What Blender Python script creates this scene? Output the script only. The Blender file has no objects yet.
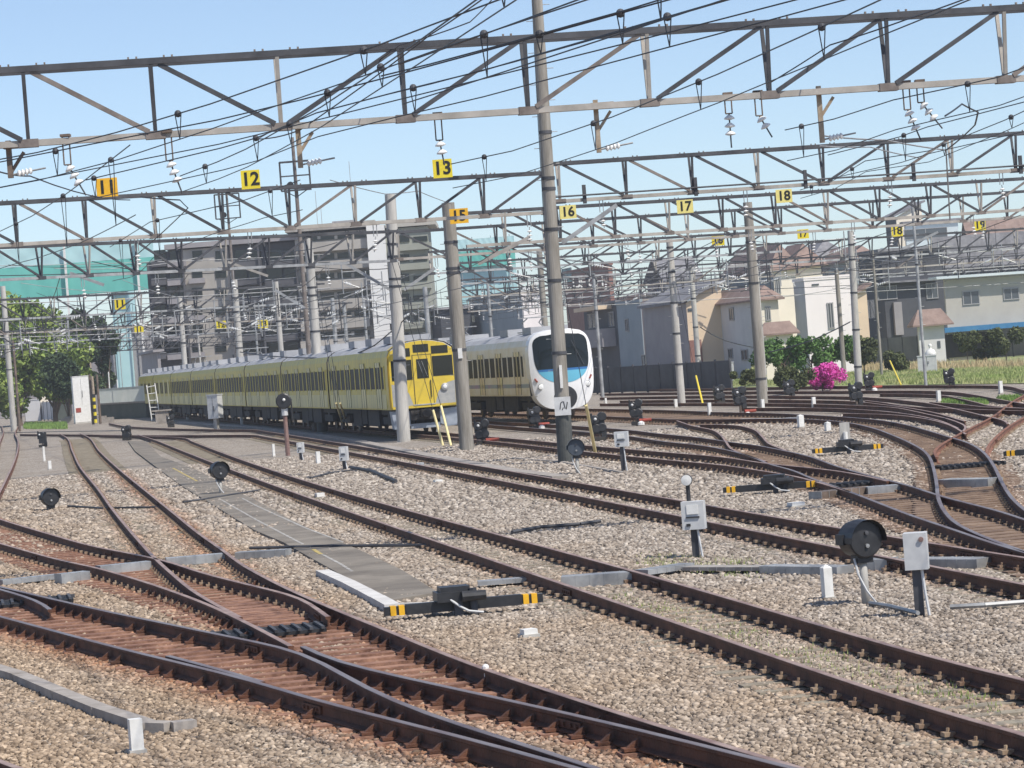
import bpy, math, random
import numpy as np
from mathutils import Vector, Matrix
random.seed(7); rnd = random.Random(11)
R = math.radians
C = bpy.context.scene.collection
SC = bpy.context.scene

# ------------------------------------------------------------------ camera
FPX, CH, HY, ROLL = 3050.0, 3.0, 353.85, math.atan(.077)
CR, SR = math.cos(ROLL), math.sin(ROLL)
PIT = math.atan((HY - 384) * CR / FPX)
CP, SP = math.cos(PIT), math.sin(PIT)
cam_d = bpy.data.cameras.new('camera'); cam = bpy.data.objects.new('camera', cam_d); C.objects.link(cam)
cam_d.sensor_width = 36; cam_d.lens = FPX * 36 / 1024; cam_d.clip_start = .5; cam_d.clip_end = 9000
cx = Vector((CR, SR * SP, -SR * CP)); cy = Vector((SR, -CR * SP, CR * CP)); cz = -Vector((0, CP, SP))
cam.matrix_world = Matrix(((cx.x, cy.x, cz.x, 0), (cx.y, cy.y, cz.y, 0), (cx.z, cy.z, cz.z, CH), (0, 0, 0, 1)))
SC.camera = cam
# ------------------------------------------------------------------ light
SUN_EL, SUN_H = R(54), (0.73, -0.68)
w = bpy.data.worlds.new('World'); SC.world = w; w.use_nodes = True
nt = w.node_tree; bg = nt.nodes['Background']
sky = nt.nodes.new('ShaderNodeTexSky'); sky.sky_type = 'NISHITA'; sky.sun_disc = False
sky.sun_elevation = SUN_EL; sky.sun_rotation = math.atan2(SUN_H[0], SUN_H[1])
sky.air_density = .68; sky.dust_density = .62; sky.ozone_density = 1.5
nt.links.new(sky.outputs[0], bg.inputs[0]); bg.inputs[1].default_value = 0.15
sd = bpy.data.lights.new('sun', 'SUN'); sd.energy = 4.6; sd.angle = R(.53); sd.color = (1, .93, .83)
so = bpy.data.objects.new('sun', sd); C.objects.link(so)
sv = Vector((SUN_H[0] * math.cos(SUN_EL), SUN_H[1] * math.cos(SUN_EL), math.sin(SUN_EL)))
so.rotation_euler = sv.to_track_quat('Z', 'Y').to_euler()
SC.view_settings.view_transform = 'Standard'; SC.view_settings.look = 'None'
SC.view_settings.exposure = 0.15; SC.view_settings.gamma = 1; SC.view_settings.use_curve_mapping = False
SC.render.engine = 'CYCLES'; SC.cycles.max_bounces = 5; SC.cycles.transparent_max_bounces = 12

# ------------------------------------------------------------------ survey helpers (photo pixel -> place on the ground)
def ray(px, py):
    x, y = px - 512, py - 384
    xr, yr = x * CR - y * SR, x * SR + y * CR
    return Vector((xr, FPX * CP + yr * SP, FPX * SP - yr * CP))
def G(px, py, z=0.0):
    d = ray(px, py); t = (z - CH) / d.z
    return Vector((d.x * t, d.y * t, z))
def AY(px, py, Y):
    d = ray(px, py); t = Y / d.y
    return Vector((d.x * t, Y, CH + d.z * t))
def pix(p):
    d = p - Vector((0, 0, CH)); X, Y_, Z = d.x, d.y * CP + d.z * SP, -(d.z * CP - d.y * SP)
    xr, yr = FPX * X / Y_, FPX * Z / Y_
    return (512 + xr * CR + yr * SR, 384 - xr * SR + yr * CR)
def hor(px): return HY - .077 * (px - 512)
GZ = -.17
TH = R(10.6)
U = Vector((-math.sin(TH), math.cos(TH), 0)); V = Vector((math.cos(TH), math.sin(TH), 0))
def uv(p): return (p.x * U.x + p.y * U.y, p.x * V.x + p.y * V.y)
def xy(u, v, z=0): return Vector((u * U.x + v * V.x, u * U.y + v * V.y, z))

# ------------------------------------------------------------------ mesh builder
class MB:
    def __init__(s): s.v = []; s.f = []; s.m = []; s.mi = 0
    def add(s, vs, fs):
        n = len(s.v); s.v += [tuple(p) for p in vs]; s.f += [tuple(i + n for i in f) for f in fs]; s.m += [s.mi] * len(fs); return s
    def box(s, x0, y0, z0, x1, y1, z1):
        return s.add([(x, y, z) for x in (x0, x1) for y in (y0, y1) for z in (z0, z1)],
                     [(0, 1, 3, 2), (4, 6, 7, 5), (0, 4, 5, 1), (2, 3, 7, 6), (0, 2, 6, 4), (1, 5, 7, 3)])
    def obox(s, c, ax, ay, az):
        c, ax, ay, az = map(Vector, (c, ax, ay, az))
        return s.add([c + ax * i + ay * j + az * k for i in (-1, 1) for j in (-1, 1) for k in (-1, 1)],
                     [(0, 1, 3, 2), (4, 6, 7, 5), (0, 4, 5, 1), (2, 3, 7, 6), (0, 2, 6, 4), (1, 5, 7, 3)])
    def frame(s, p, q):
        d = (Vector(q) - Vector(p)); L = d.length; d = d / max(L, 1e-9)
        up = Vector((0, 0, 1)) if abs(d.z) < .95 else Vector((1, 0, 0))
        a = d.cross(up).normalized(); b = a.cross(d).normalized()
        return d, a, b, L
    def bar(s, p, q, w, h):
        p, q = Vector(p), Vector(q); d, a, b, L = s.frame(p, q)
        return s.obox((p + q) / 2, d * L / 2, a * w / 2, b * h / 2)
    def tube(s, p, q, r0, r1=None, n=8, cap=True):
        r1 = r0 if r1 is None else r1
        p, q = Vector(p), Vector(q); d, a, b, L = s.frame(p, q)
        vs = []
        for c, r in ((p, r0), (q, r1)):
            for i in range(n):
                t = 2 * math.pi * i / n; vs.append(c + (a * math.cos(t) + b * math.sin(t)) * r)
        fs = [(i, (i + 1) % n, n + (i + 1) % n, n + i) for i in range(n)]
        if cap: fs += [tuple(range(n - 1, -1, -1)), tuple(range(n, 2 * n))]
        return s.add(vs, fs)
    def path(s, pts, r, n=5):
        for i in range(len(pts) - 1): s.tube(pts[i], pts[i + 1], r, r, n, i in (0, len(pts) - 2))
        return s
    def lathe(s, prof, o=(0, 0, 0), axis=(0, 0, 1), n=16):
        o = Vector(o); d, a, b, L = s.frame(o, o + Vector(axis))
        vs = []; m = len(prof)
        for (r, h) in prof:
            for i in range(n):
                t = 2 * math.pi * i / n; vs.append(o + d * h + (a * math.cos(t) + b * math.sin(t)) * max(r, 1e-4))
        fs = [(k * n + i, k * n + (i + 1) % n, (k + 1) * n + (i + 1) % n, (k + 1) * n + i) for k in range(m - 1) for i in range(n)]
        fs += [tuple(range(n - 1, -1, -1)), tuple((m - 1) * n + i for i in range(n))]
        return s.add(vs, fs)
    def ball(s, c, r, n=8):
        k = max(4, n // 2 + 1)
        return s.lathe([(r * math.sin(math.pi * i / k), -r * math.cos(math.pi * i / k)) for i in range(k + 1)], c, (0, 0, 1), n)
    def prism(s, pts, z0, z1):
        n = len(pts)
        vs = [(x, y, z0) for x, y in pts] + [(x, y, z1) for x, y in pts]
        return s.add(vs, [tuple(range(n - 1, -1, -1)), tuple(range(n, 2 * n))] + [(i, (i + 1) % n, n + (i + 1) % n, n + i) for i in range(n)])
    def build(s, name, mat, parent=None, smooth=False, loc=None):
        me = bpy.data.meshes.new(name); me.from_pydata(s.v, [], s.f)
        mats = mat if isinstance(mat, (list, tuple)) else [mat]
        for m in mats: me.materials.append(m)
        if len(mats) > 1: me.polygons.foreach_set('material_index', s.m)
        if smooth: me.polygons.foreach_set('use_smooth', [True] * len(s.f))
        me.update()
        o = bpy.data.objects.new(name, me); C.objects.link(o)
        if parent: o.parent = parent
        if loc is not None: o.location = loc
        return o
def flipfix(o):
    import bmesh
    bm = bmesh.new(); bm.from_mesh(o.data); bmesh.ops.recalc_face_normals(bm, faces=bm.faces); bm.to_mesh(o.data); bm.free(); return o
def tag(o, label=None, cat=None, group=None, kind=None):
    if label: o['label'] = label
    if cat: o['category'] = cat
    if group: o['group'] = group
    if kind: o['kind'] = kind
    return o
def thing(name, loc, rz, label, cat, group=None):
    o = bpy.data.objects.new(name, None); C.objects.link(o); o.location = loc; o.rotation_euler = (0, 0, rz)
    o.empty_display_size = .3
    return tag(o, label, cat, group)
def dup(root, loc, rz, label, group=None):
    def cp(o, par):
        c = o.copy(); C.objects.link(c)
        if par: c.parent = par
        for ch in kids.get(o.name, ()): cp(ch, c)
        return c
    kids = {}
    for o in bpy.data.objects:
        if o.parent: kids.setdefault(o.parent.name, []).append(o)
    r = cp(root, None); r.location = loc; r.rotation_euler = (0, 0, rz); r['label'] = label
    if group: r['group'] = group
    return r

# ------------------------------------------------------------------ materials
def mat(name, col, rough=.7, metal=0, var=.0, scale=4.0, bump=0.0, bscale=None, col2=None, detail=4, stretch=None, spec=None, ramp=(.35, .65)):
    m = bpy.data.materials.new(name); m.use_nodes = True; t = m.node_tree; b = t.nodes['Principled BSDF']
    b.inputs['Base Color'].default_value = (*col, 1); b.inputs['Roughness'].default_value = rough; b.inputs['Metallic'].default_value = metal
    if spec is not None: b.inputs['Specular IOR Level'].default_value = spec
    if var or col2 or bump:
        g = t.nodes.new('ShaderNodeNewGeometry'); src = g.outputs['Position']
        if stretch:
            mp = t.nodes.new('ShaderNodeMapping'); mp.inputs['Scale'].default_value = stretch; t.links.new(src, mp.inputs[0]); src = mp.outputs[0]
    if var or col2:
        n = t.nodes.new('ShaderNodeTexNoise'); n.inputs['Scale'].default_value = scale; n.inputs['Detail'].default_value = detail
        n.inputs['Roughness'].default_value = .65
        t.links.new(src, n.inputs['Vector'])
        rp = t.nodes.new('ShaderNodeValToRGB'); rp.color_ramp.elements[0].position = ramp[0]; rp.color_ramp.elements[1].position = ramp[1]
        c2 = col2 or tuple(min(1, c * (1 + var)) for c in col); c1 = col if col2 else tuple(c * (1 - var) for c in col)
        rp.color_ramp.elements[0].color = (*c1, 1); rp.color_ramp.elements[1].color = (*c2, 1)
        t.links.new(n.outputs['Fac'], rp.inputs[0]); t.links.new(rp.outputs[0], b.inputs['Base Color'])
    if bump:
        n2 = t.nodes.new('ShaderNodeTexNoise'); n2.inputs['Scale'].default_value = bscale or scale * 3; n2.inputs['Detail'].default_value = 5
        t.links.new(src, n2.inputs['Vector'])
        bp = t.nodes.new('ShaderNodeBump'); bp.inputs['Strength'].default_value = bump; bp.inputs['Distance'].default_value = .03
        t.links.new(n2.outputs['Fac'], bp.inputs['Height']); t.links.new(bp.outputs[0], b.inputs['Normal'])
    return m
M = {}
M['rust'] = mat('rail rust', (.055, .023, .013), .8, 0, scale=2.2, col2=(.15, .062, .034), bump=.3, bscale=30, detail=6)
M['railtop'] = mat('rail head', (.24, .15, .12), .5, .2, scale=1.5, col2=(.42, .31, .26))
M['shine'] = mat('polished rail head', (.30, .26, .245), .4, .45, scale=.5, col2=(.19, .12, .10))
M['redrust'] = mat('orange rust', (.13, .058, .038), .85, 0, scale=2.5, col2=(.27, .125, .08), bump=.4, bscale=20)
M['sleeper'] = mat('grey sleeper', (.20, .17, .13), .9, 0, scale=3, col2=(.30, .27, .21), bump=.4, bscale=18)
M['rustsleeper'] = mat('rust stained sleeper', (.13, .062, .042), .9, 0, scale=3.4, col2=(.36, .20, .135), bump=.5, bscale=18, detail=7)
M['brownsleeper'] = mat('brown sleeper', (.13, .085, .06), .9, 0, scale=2.4, col2=(.28, .20, .145), bump=.5, bscale=18, detail=7)
M['rustpost'] = mat('faded red brown post', (.17, .10, .09), .8, 0, scale=4, col2=(.26, .17, .15))
M['mastbrown'] = mat('dull brown mast', (.13, .11, .10), .75, 0, scale=3, col2=(.23, .20, .18))
M['palesign'] = mat('faded pale sign', (.82, .72, .25), .5, 0, scale=9, col2=(.74, .64, .2))
M['clip'] = mat('rail clip', (.17, .10, .065), .8, 0, scale=5, col2=(.38, .29, .20))
M['concrete'] = mat('concrete', (.36, .35, .325), .85, 0, scale=1.6, col2=(.52, .505, .47), bump=.25, bscale=14, stretch=(2, 2, .35))
M['poledark'] = mat('weathered concrete', (.19, .175, .15), .85, 0, scale=2.0, col2=(.33, .31, .275), bump=.25, bscale=14, stretch=(2.5, 2.5, .3))
M['poleblack'] = mat('dark pole wrap', (.045, .05, .05), .7, 0, scale=4, col2=(.085, .09, .085))
M['trough'] = mat('trough concrete', (.25, .225, .20), .9, 0, scale=3, col2=(.37, .34, .31), bump=.3)
M['lid'] = mat('pale concrete lid', (.50, .49, .47), .85, 0, scale=3, col2=(.62, .61, .59), bump=.2)
M['steel'] = mat('dark painted steel', (.036, .038, .045), .65, .1, scale=1.4, col2=(.082, .085, .095), bump=.1)
M['steelrust'] = mat('rusty steel', (.09, .07, .058), .75, .1, scale=2.5, col2=(.22, .165, .13), bump=.2)
M['galv'] = mat('galvanised steel', (.27, .275, .28), .5, .4, scale=2.5, col2=(.46, .47, .47))
M['chord'] = mat('pale chord steel', (.30, .28, .25), .6, .2, scale=2, col2=(.44, .41, .37))
M['wire'] = mat('wire', (.045, .05, .06), .5, .4)
M['insul'] = mat('porcelain', (.78, .79, .78), .18, 0)
M['drop'] = mat('rusty drop arm', (.26, .20, .14), .8, 0, scale=6, col2=(.42, .35, .27))
M['black'] = mat('black enamel', (.018, .019, .022), .45, 0, scale=8, col2=(.035, .036, .04))
M['navy'] = mat('faded navy enamel', (.04, .055, .075), .5, 0, scale=7, col2=(.07, .085, .11))
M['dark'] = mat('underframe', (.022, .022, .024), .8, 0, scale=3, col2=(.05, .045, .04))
M['white'] = mat('white paint', (.78, .78, .76), .5, 0, scale=6, col2=(.66, .66, .63))
M['greybox'] = mat('light grey box', (.50, .51, .52), .5, 0, scale=6, col2=(.60, .61, .61))
M['yellow'] = mat('yellow paint', (.80, .47, .02), .5, 0, scale=6, col2=(.72, .42, .03))
M['signy'] = mat('sign yellow', (.80, .66, .03), .5, 0, scale=9, col2=(.72, .57, .03))
M['signo'] = mat('sign orange yellow', (.85, .48, .015), .5, 0, scale=9, col2=(.75, .40, .02))
M['digit'] = mat('black lettering', (.012, .012, .012), .5)
M['guard'] = mat('cream guard tube', (.80, .70, .38), .5, 0, scale=6, col2=(.74, .62, .30))
M['guardy'] = mat('yellow guard tube', (.78, .62, .05), .5, 0, scale=6, col2=(.70, .55, .06))
M['red'] = mat('red paint', (.36, .06, .035), .7, 0, scale=6, col2=(.24, .05, .035))
M['path'] = mat('asphalt path', (.125, .11, .092), .95, 0, scale=.9, col2=(.24, .215, .18), bump=.25, bscale=60, detail=8)
M['pline'] = mat('worn white line', (.46, .45, .42), .85, 0, scale=5, col2=(.20, .185, .165))
M['yline'] = mat('worn yellow line', (.50, .38, .10), .85, 0, scale=10, col2=(.3, .25, .13))
M['glass'] = mat('dark window glass', (.010, .014, .013), .08, 0, spec=.45)
M['glassb'] = mat('house window glass', (.07, .085, .10), .15, 0, spec=.6)

def ballast_mat():
    m = bpy.data.materials.new('ballast ground'); m.use_nodes = True; t = m.node_tree; b = t.nodes['Principled BSDF']; b.inputs['Roughness'].default_value = .95
    g = t.nodes.new('ShaderNodeNewGeometry')
    vo = t.nodes.new('ShaderNodeTexVoronoi'); vo.inputs['Scale'].default_value = 15
    no = t.nodes.new('ShaderNodeTexNoise'); no.inputs['Scale'].default_value = .35; no.inputs['Detail'].default_value = 8; no.inputs['Roughness'].default_value = .7
    for n in (vo, no): t.links.new(g.outputs['Position'], n.inputs['Vector'])
    sp = t.nodes.new('ShaderNodeSeparateColor'); t.links.new(vo.outputs['Color'], sp.inputs[0])
    rp = t.nodes.new('ShaderNodeValToRGB'); e = rp.color_ramp.elements
    e[0].position = 0; e[0].color = (.16, .135, .11, 1); e[1].position = 1; e[1].color = (.46, .42, .365, 1)
    k = e.new(.45); k.color = (.30, .268, .228, 1)
    t.links.new(sp.outputs[0], rp.inputs[0])
    rp2 = t.nodes.new('ShaderNodeValToRGB'); e = rp2.color_ramp.elements
    e[0].position = .3; e[0].color = (.80, .76, .72, 1); e[1].position = .7; e[1].color = (1.1, 1.1, 1.12, 1)
    t.links.new(no.outputs['Fac'], rp2.inputs[0])
    mx = t.nodes.new('ShaderNodeMix'); mx.data_type = 'RGBA'; mx.blend_type = 'MULTIPLY'; mx.inputs['Factor'].default_value = 1
    t.links.new(rp.outputs[0], mx.inputs['A']); t.links.new(rp2.outputs[0], mx.inputs['B']); t.links.new(mx.outputs['Result'], b.inputs['Base Color'])
    bp = t.nodes.new('ShaderNodeBump'); bp.inputs['Strength'].default_value = .9; bp.inputs['Distance'].default_value = .05; bp.invert = True
    t.links.new(vo.outputs['Distance'], bp.inputs['Height']); t.links.new(bp.outputs[0], b.inputs['Normal'])
    return m
M['ballast'] = ballast_mat()
def stone_mat():
    m = bpy.data.materials.new('ballast stone'); m.use_nodes = True; t = m.node_tree; b = t.nodes['Principled BSDF']; b.inputs['Roughness'].default_value = .9
    a = t.nodes.new('ShaderNodeAttribute'); a.attribute_type = 'GEOMETRY'; a.attribute_name = 'tone'
    rp = t.nodes.new('ShaderNodeValToRGB'); e = rp.color_ramp.elements
    e[0].position = 0; e[0].color = (.13, .108, .088, 1); e[1].position = 1; e[1].color = (.53, .475, .41, 1)
    for p, c in ((.2, (.225, .19, .157)), (.5, (.305, .263, .22)), (.8, (.375, .33, .282))):
        k = e.new(p); k.color = (*c, 1)
    t.links.new(a.outputs['Fac'], rp.inputs[0])
    g = t.nodes.new('ShaderNodeNewGeometry')
    # older brown ballast near the front left tracks, newer grey ballast elsewhere
    no = t.nodes.new('ShaderNodeTexNoise'); no.inputs['Scale'].default_value = .22; no.inputs['Detail'].default_value = 7; no.inputs['Roughness'].default_value = .65
    t.links.new(g.outputs['Position'], no.inputs['Vector'])
    sx = t.nodes.new('ShaderNodeSeparateXYZ'); t.links.new(g.outputs['Position'], sx.inputs[0])
    m1 = t.nodes.new('ShaderNodeMath'); m1.operation = 'MULTIPLY_ADD'; m1.inputs[1].default_value = -.011; m1.inputs[2].default_value = .42; t.links.new(sx.outputs['Y'], m1.inputs[0])
    m2 = t.nodes.new('ShaderNodeMath'); m2.operation = 'MULTIPLY_ADD'; m2.inputs[1].default_value = -.035; t.links.new(sx.outputs['X'], m2.inputs[0]); t.links.new(m1.outputs[0], m2.inputs[2])
    m3 = t.nodes.new('ShaderNodeMath'); m3.operation = 'ADD'; t.links.new(m2.outputs[0], m3.inputs[0]); t.links.new(no.outputs['Fac'], m3.inputs[1])
    rp2 = t.nodes.new('ShaderNodeValToRGB'); e = rp2.color_ramp.elements
    e[0].position = .3; e[0].color = (1.0, 1.0, 1.0, 1); e[1].position = .78; e[1].color = (1.0, .87, .72, 1)
    t.links.new(m3.outputs[0], rp2.inputs[0])
    mx = t.nodes.new('ShaderNodeMix'); mx.data_type = 'RGBA'; mx.blend_type = 'MULTIPLY'; mx.inputs['Factor'].default_value = 1
    t.links.new(rp.outputs[0], mx.inputs['A']); t.links.new(rp2.outputs[0], mx.inputs['B'])
    st = t.nodes.new('ShaderNodeAttribute'); st.attribute_type = 'GEOMETRY'; st.attribute_name = 'stain'
    mx2 = t.nodes.new('ShaderNodeMix'); mx2.data_type = 'RGBA'; mx2.blend_type = 'MULTIPLY'; mx2.inputs['B'].default_value = (.92, .60, .46, 1)
    t.links.new(st.outputs['Fac'], mx2.inputs['Factor']); t.links.new(mx.outputs['Result'], mx2.inputs['A']); t.links.new(mx2.outputs['Result'], b.inputs['Base Color'])
    return m
M['stone'] = stone_mat()

# ------------------------------------------------------------------ ground
gm = MB(); gm.add([(-3500, -300, GZ - .03), (3500, -300, GZ - .03), (3500, 6500, GZ - .03), (-3500, 6500, GZ - .03)], [(0, 1, 2, 3)])
tag(gm.build('ground', M['ballast']), kind='structure')

# gravel stones as real geometry, near ground only
ZONES = []; STAIN = []
def scatter(name, poly, dens, size, seed, label):
    """one mesh of many small angular stones spread over a polygon"""
    P = np.array([(p.x, p.y) for p in poly]); mn, mxx = P.min(0), P.max(0)
    area = (mxx - mn).prod(); rs = np.random.RandomState(seed); n = int(area * dens)
    q = mn + rs.rand(n, 2) * (mxx - mn)
    ins = np.zeros(n, bool); j = len(P) - 1
    for i in range(len(P)):
        a, b = P[i], P[j]
        c = ((a[1] > q[:, 1]) != (b[1] > q[:, 1])) & (q[:, 0] < (b[0] - a[0]) * (q[:, 1] - a[1]) / (b[1] - a[1] + 1e-12) + a[0])
        ins ^= c; j = i
    q = q[ins]; dz = np.zeros(len(q)); kp = rs.rand(len(q)); ok = np.ones(len(q), bool)
    uu, vv_ = q @ np.array([U.x, U.y]), q @ np.array([V.x, V.y])
    for (A_, B_, u0, u1, drop, keep, mg) in ZONES:
        va, vb = np.interp(uu, A_[:, 0], A_[:, 1]), np.interp(uu, B_[:, 0], B_[:, 1]); lo, hi = np.minimum(va, vb) - mg, np.maximum(va, vb) + mg
        inz = (uu > max(u0, A_[0, 0], B_[0, 0])) & (uu < min(u1, A_[-1, 0], B_[-1, 0])) & (vv_ > lo) & (vv_ < hi)
        dz[inz] = np.maximum(dz[inz], drop); ok &= ~(inz & (kp > keep))
    q, dz = q[ok], dz[ok]; n = len(q); uq, vq = uu[ok], vv_[ok]
    ico = []
    ph = (1 + 5 ** .5) / 2
    base = np.array([(-1, ph, 0), (1, ph, 0), (-1, -ph, 0), (1, -ph, 0), (0, -1, ph), (0, 1, ph), (0, -1, -ph), (0, 1, -ph), (ph, 0, -1), (ph, 0, 1), (-ph, 0, -1), (-ph, 0, 1)]) / 1.902
    F = np.array([(0, 11, 5), (0, 5, 1), (0, 1, 7), (0, 7, 10), (0, 10, 11), (1, 5, 9), (5, 11, 4), (11, 10, 2), (10, 7, 6), (7, 1, 8), (3, 9, 4), (3, 4, 2), (3, 2, 6), (3, 6, 8), (3, 8, 9), (4, 9, 5), (2, 4, 11), (6, 2, 10), (8, 6, 7), (9, 8, 1)])
    jit = 1 + (rs.rand(n, 12, 1) - .5) * .5
    sc = size * (.42 + 1.15 * rs.rand(n, 1) ** 1.6) * np.stack([np.ones(n), .6 + .4 * rs.rand(n), .45 + .35 * rs.rand(n)], 1)
    vv = base[None] * jit * sc[:, None, :]
    a = rs.rand(n) * 6.283; tl = (rs.rand(n) - .5) * 1.3
    ct, st = np.cos(tl)[:, None], np.sin(tl)[:, None]
    y, z = vv[..., 1] * ct - vv[..., 2] * st, vv[..., 1] * st + vv[..., 2] * ct
    ca, sa = np.cos(a)[:, None], np.sin(a)[:, None]
    x2, y2 = vv[..., 0] * ca - y * sa, vv[..., 0] * sa + y * ca
    und = .012 * np.sin(q[:, 0] * 2.1 + np.sin(q[:, 1] * .7)) * np.cos(q[:, 1] * .9)
    zc = GZ - .034 - dz + und + rs.rand(n) * .022
    co = np.stack([x2 + q[:, :1], y2 + q[:, 1:], z + zc[:, None]], -1).reshape(-1, 3).astype(np.float32)
    fs = (F[None] + (np.arange(n) * 12)[:, None, None]).reshape(-1).astype(np.int32)
    nf = len(fs) // 3
    me = bpy.data.meshes.new(name); me.vertices.add(len(co)); me.vertices.foreach_set('co', co.ravel())
    me.loops.add(len(fs)); me.loops.foreach_set('vertex_index', fs)
    me.polygons.add(nf); me.polygons.foreach_set('loop_start', np.arange(nf, dtype=np.int32) * 3); me.polygons.foreach_set('loop_total', np.full(nf, 3, np.int32))
    me.update(calc_edges=True)
    st = np.zeros(n)
    for (K, wdt, amt) in STAIN:
        vr = np.interp(uq, K[:, 0], K[:, 1]); dd = np.abs(vq - vr); on = (uq > K[0, 0]) & (uq < K[-1, 0])
        st = np.maximum(st, np.where(on, np.clip(1.2 - dd / wdt, 0, 1) * amt, 0))
    st *= .45 + .8 * rs.rand(n)
    a2 = me.attributes.new('stain', 'FLOAT', 'POINT'); a2.data.foreach_set('value', np.repeat(np.clip(st, 0, 1), 12).astype(np.float32))
    at = me.attributes.new('tone', 'FLOAT', 'POINT'); at.data.foreach_set('value', np.repeat(rs.rand(n) ** 1.0, 12).astype(np.float32))
    me.materials.append(M['stone']); o = bpy.data.objects.new(name, me); C.objects.link(o)
    tag(o, label, 'gravel', kind='stuff'); return o
def trap(Y0, Y1, m=1.0):
    pts = []
    for Y, sgn in ((Y0, -1), (Y0, 1), (Y1, 1), (Y1, -1)):
        pts.append(Vector((sgn * (Y * 540 / FPX + m + 2.2) , Y, 0)))
    return pts

# ------------------------------------------------------------------ tracks
def polyfit(pts, deg):
    a = np.array(pts, float); c = np.polyfit((a[:, 0] - 600) / 400, a[:, 1], deg)
    xs = np.arange(a[0, 0], a[-1, 0] + .1, 8 if a[-1, 0] > a[0, 0] else -8)
    return [(x, float(np.polyval(c, (x - 600) / 400))) for x in xs]
def rail_pts(pts, step=.9, ext0=0, ext1=0):
    P = [G(x, y, 0) for x, y in pts]
    if ext0: P.insert(0, P[0] + (P[0] - P[1]).normalized() * ext0)
    if ext1: P.append(P[-1] + (P[-1] - P[-2]).normalized() * ext1)
    out = []
    for i in range(len(P) - 1):
        p0, p1, p2, p3 = P[max(i - 1, 0)], P[i], P[i + 1], P[min(i + 2, len(P) - 1)]
        L = (p2 - p1).length; n = max(1, int(L / step))
        # centripetal-like tangents
        def tang(a, b, c):
            la, lb = max((b - a).length, 1e-6), max((c - b).length, 1e-6)
            if la < 1e-5: return (c - b) / lb
            if lb < 1e-5: return (b - a) / la
            return ((b - a) / la * lb + (c - b) / lb * la) / (la + lb)
        t1 = tang(p0, p1, p2) * L; t2 = tang(p1, p2, p3) * L
        for k in range(n):
            t = k / n; h = t * t * (3 - 2 * t)
            out.append(p1 * (2 * t ** 3 - 3 * t * t + 1) + t1 * (t ** 3 - 2 * t * t + t) + p2 * (-2 * t ** 3 + 3 * t * t) + t2 * (t ** 3 - t * t))
    out.append(P[-1])
    # light smoothing
    for _ in range(2):
        out = [out[0]] + [(out[i - 1] + out[i] * 2 + out[i + 1]) / 4 for i in range(1, len(out) - 1)] + [out[-1]]
    return out
SEC = [(-.062, -.153), (.062, -.153), (.062, -.142), (.012, -.122), (.009, -.045), (.033, -.032), (.033, -.004), (.028, 0), (-.028, 0), (-.033, -.004), (-.033, -.032), (-.009, -.045), (-.012, -.122), (-.062, -.142)]
def rail_mesh(P, dz=0, top=1):
    mb = MB(); n = len(SEC); vs = []
    for i, p in enumerate(P):
        d = (P[min(i + 1, len(P) - 1)] - P[max(i - 1, 0)]); d.z = 0; d.normalize(); nrm = Vector((d.y, -d.x, 0))
        vs += [p + nrm * a + Vector((0, 0, b + dz)) for a, b in SEC]
    fs = []
    for i in range(len(P) - 1):
        for k in range(n): fs.append((i * n + k, i * n + (k + 1) % n, (i + 1) * n + (k + 1) % n, (i + 1) * n + k))
    mb.add(vs, fs); mb.m = [1 if (i % n) in (6, 7, 8) else 0 for i in range(len(fs))]
    mb.add(vs[:n], [tuple(range(n))]); mb.add(vs[-n:], [tuple(range(n))])
    return mb
def v_at(P, s):
    for i in range(len(P) - 1):
        a, b = uv(P[i]), uv(P[i + 1])
        if (a[0] - s) * (b[0] - s) <= 0 and abs(a[0] - b[0]) > 1e-6:
            t = (s - a[0]) / (b[0] - a[0]); return a[1] + t * (b[1] - a[1])
    return None
clip_me = None
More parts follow.
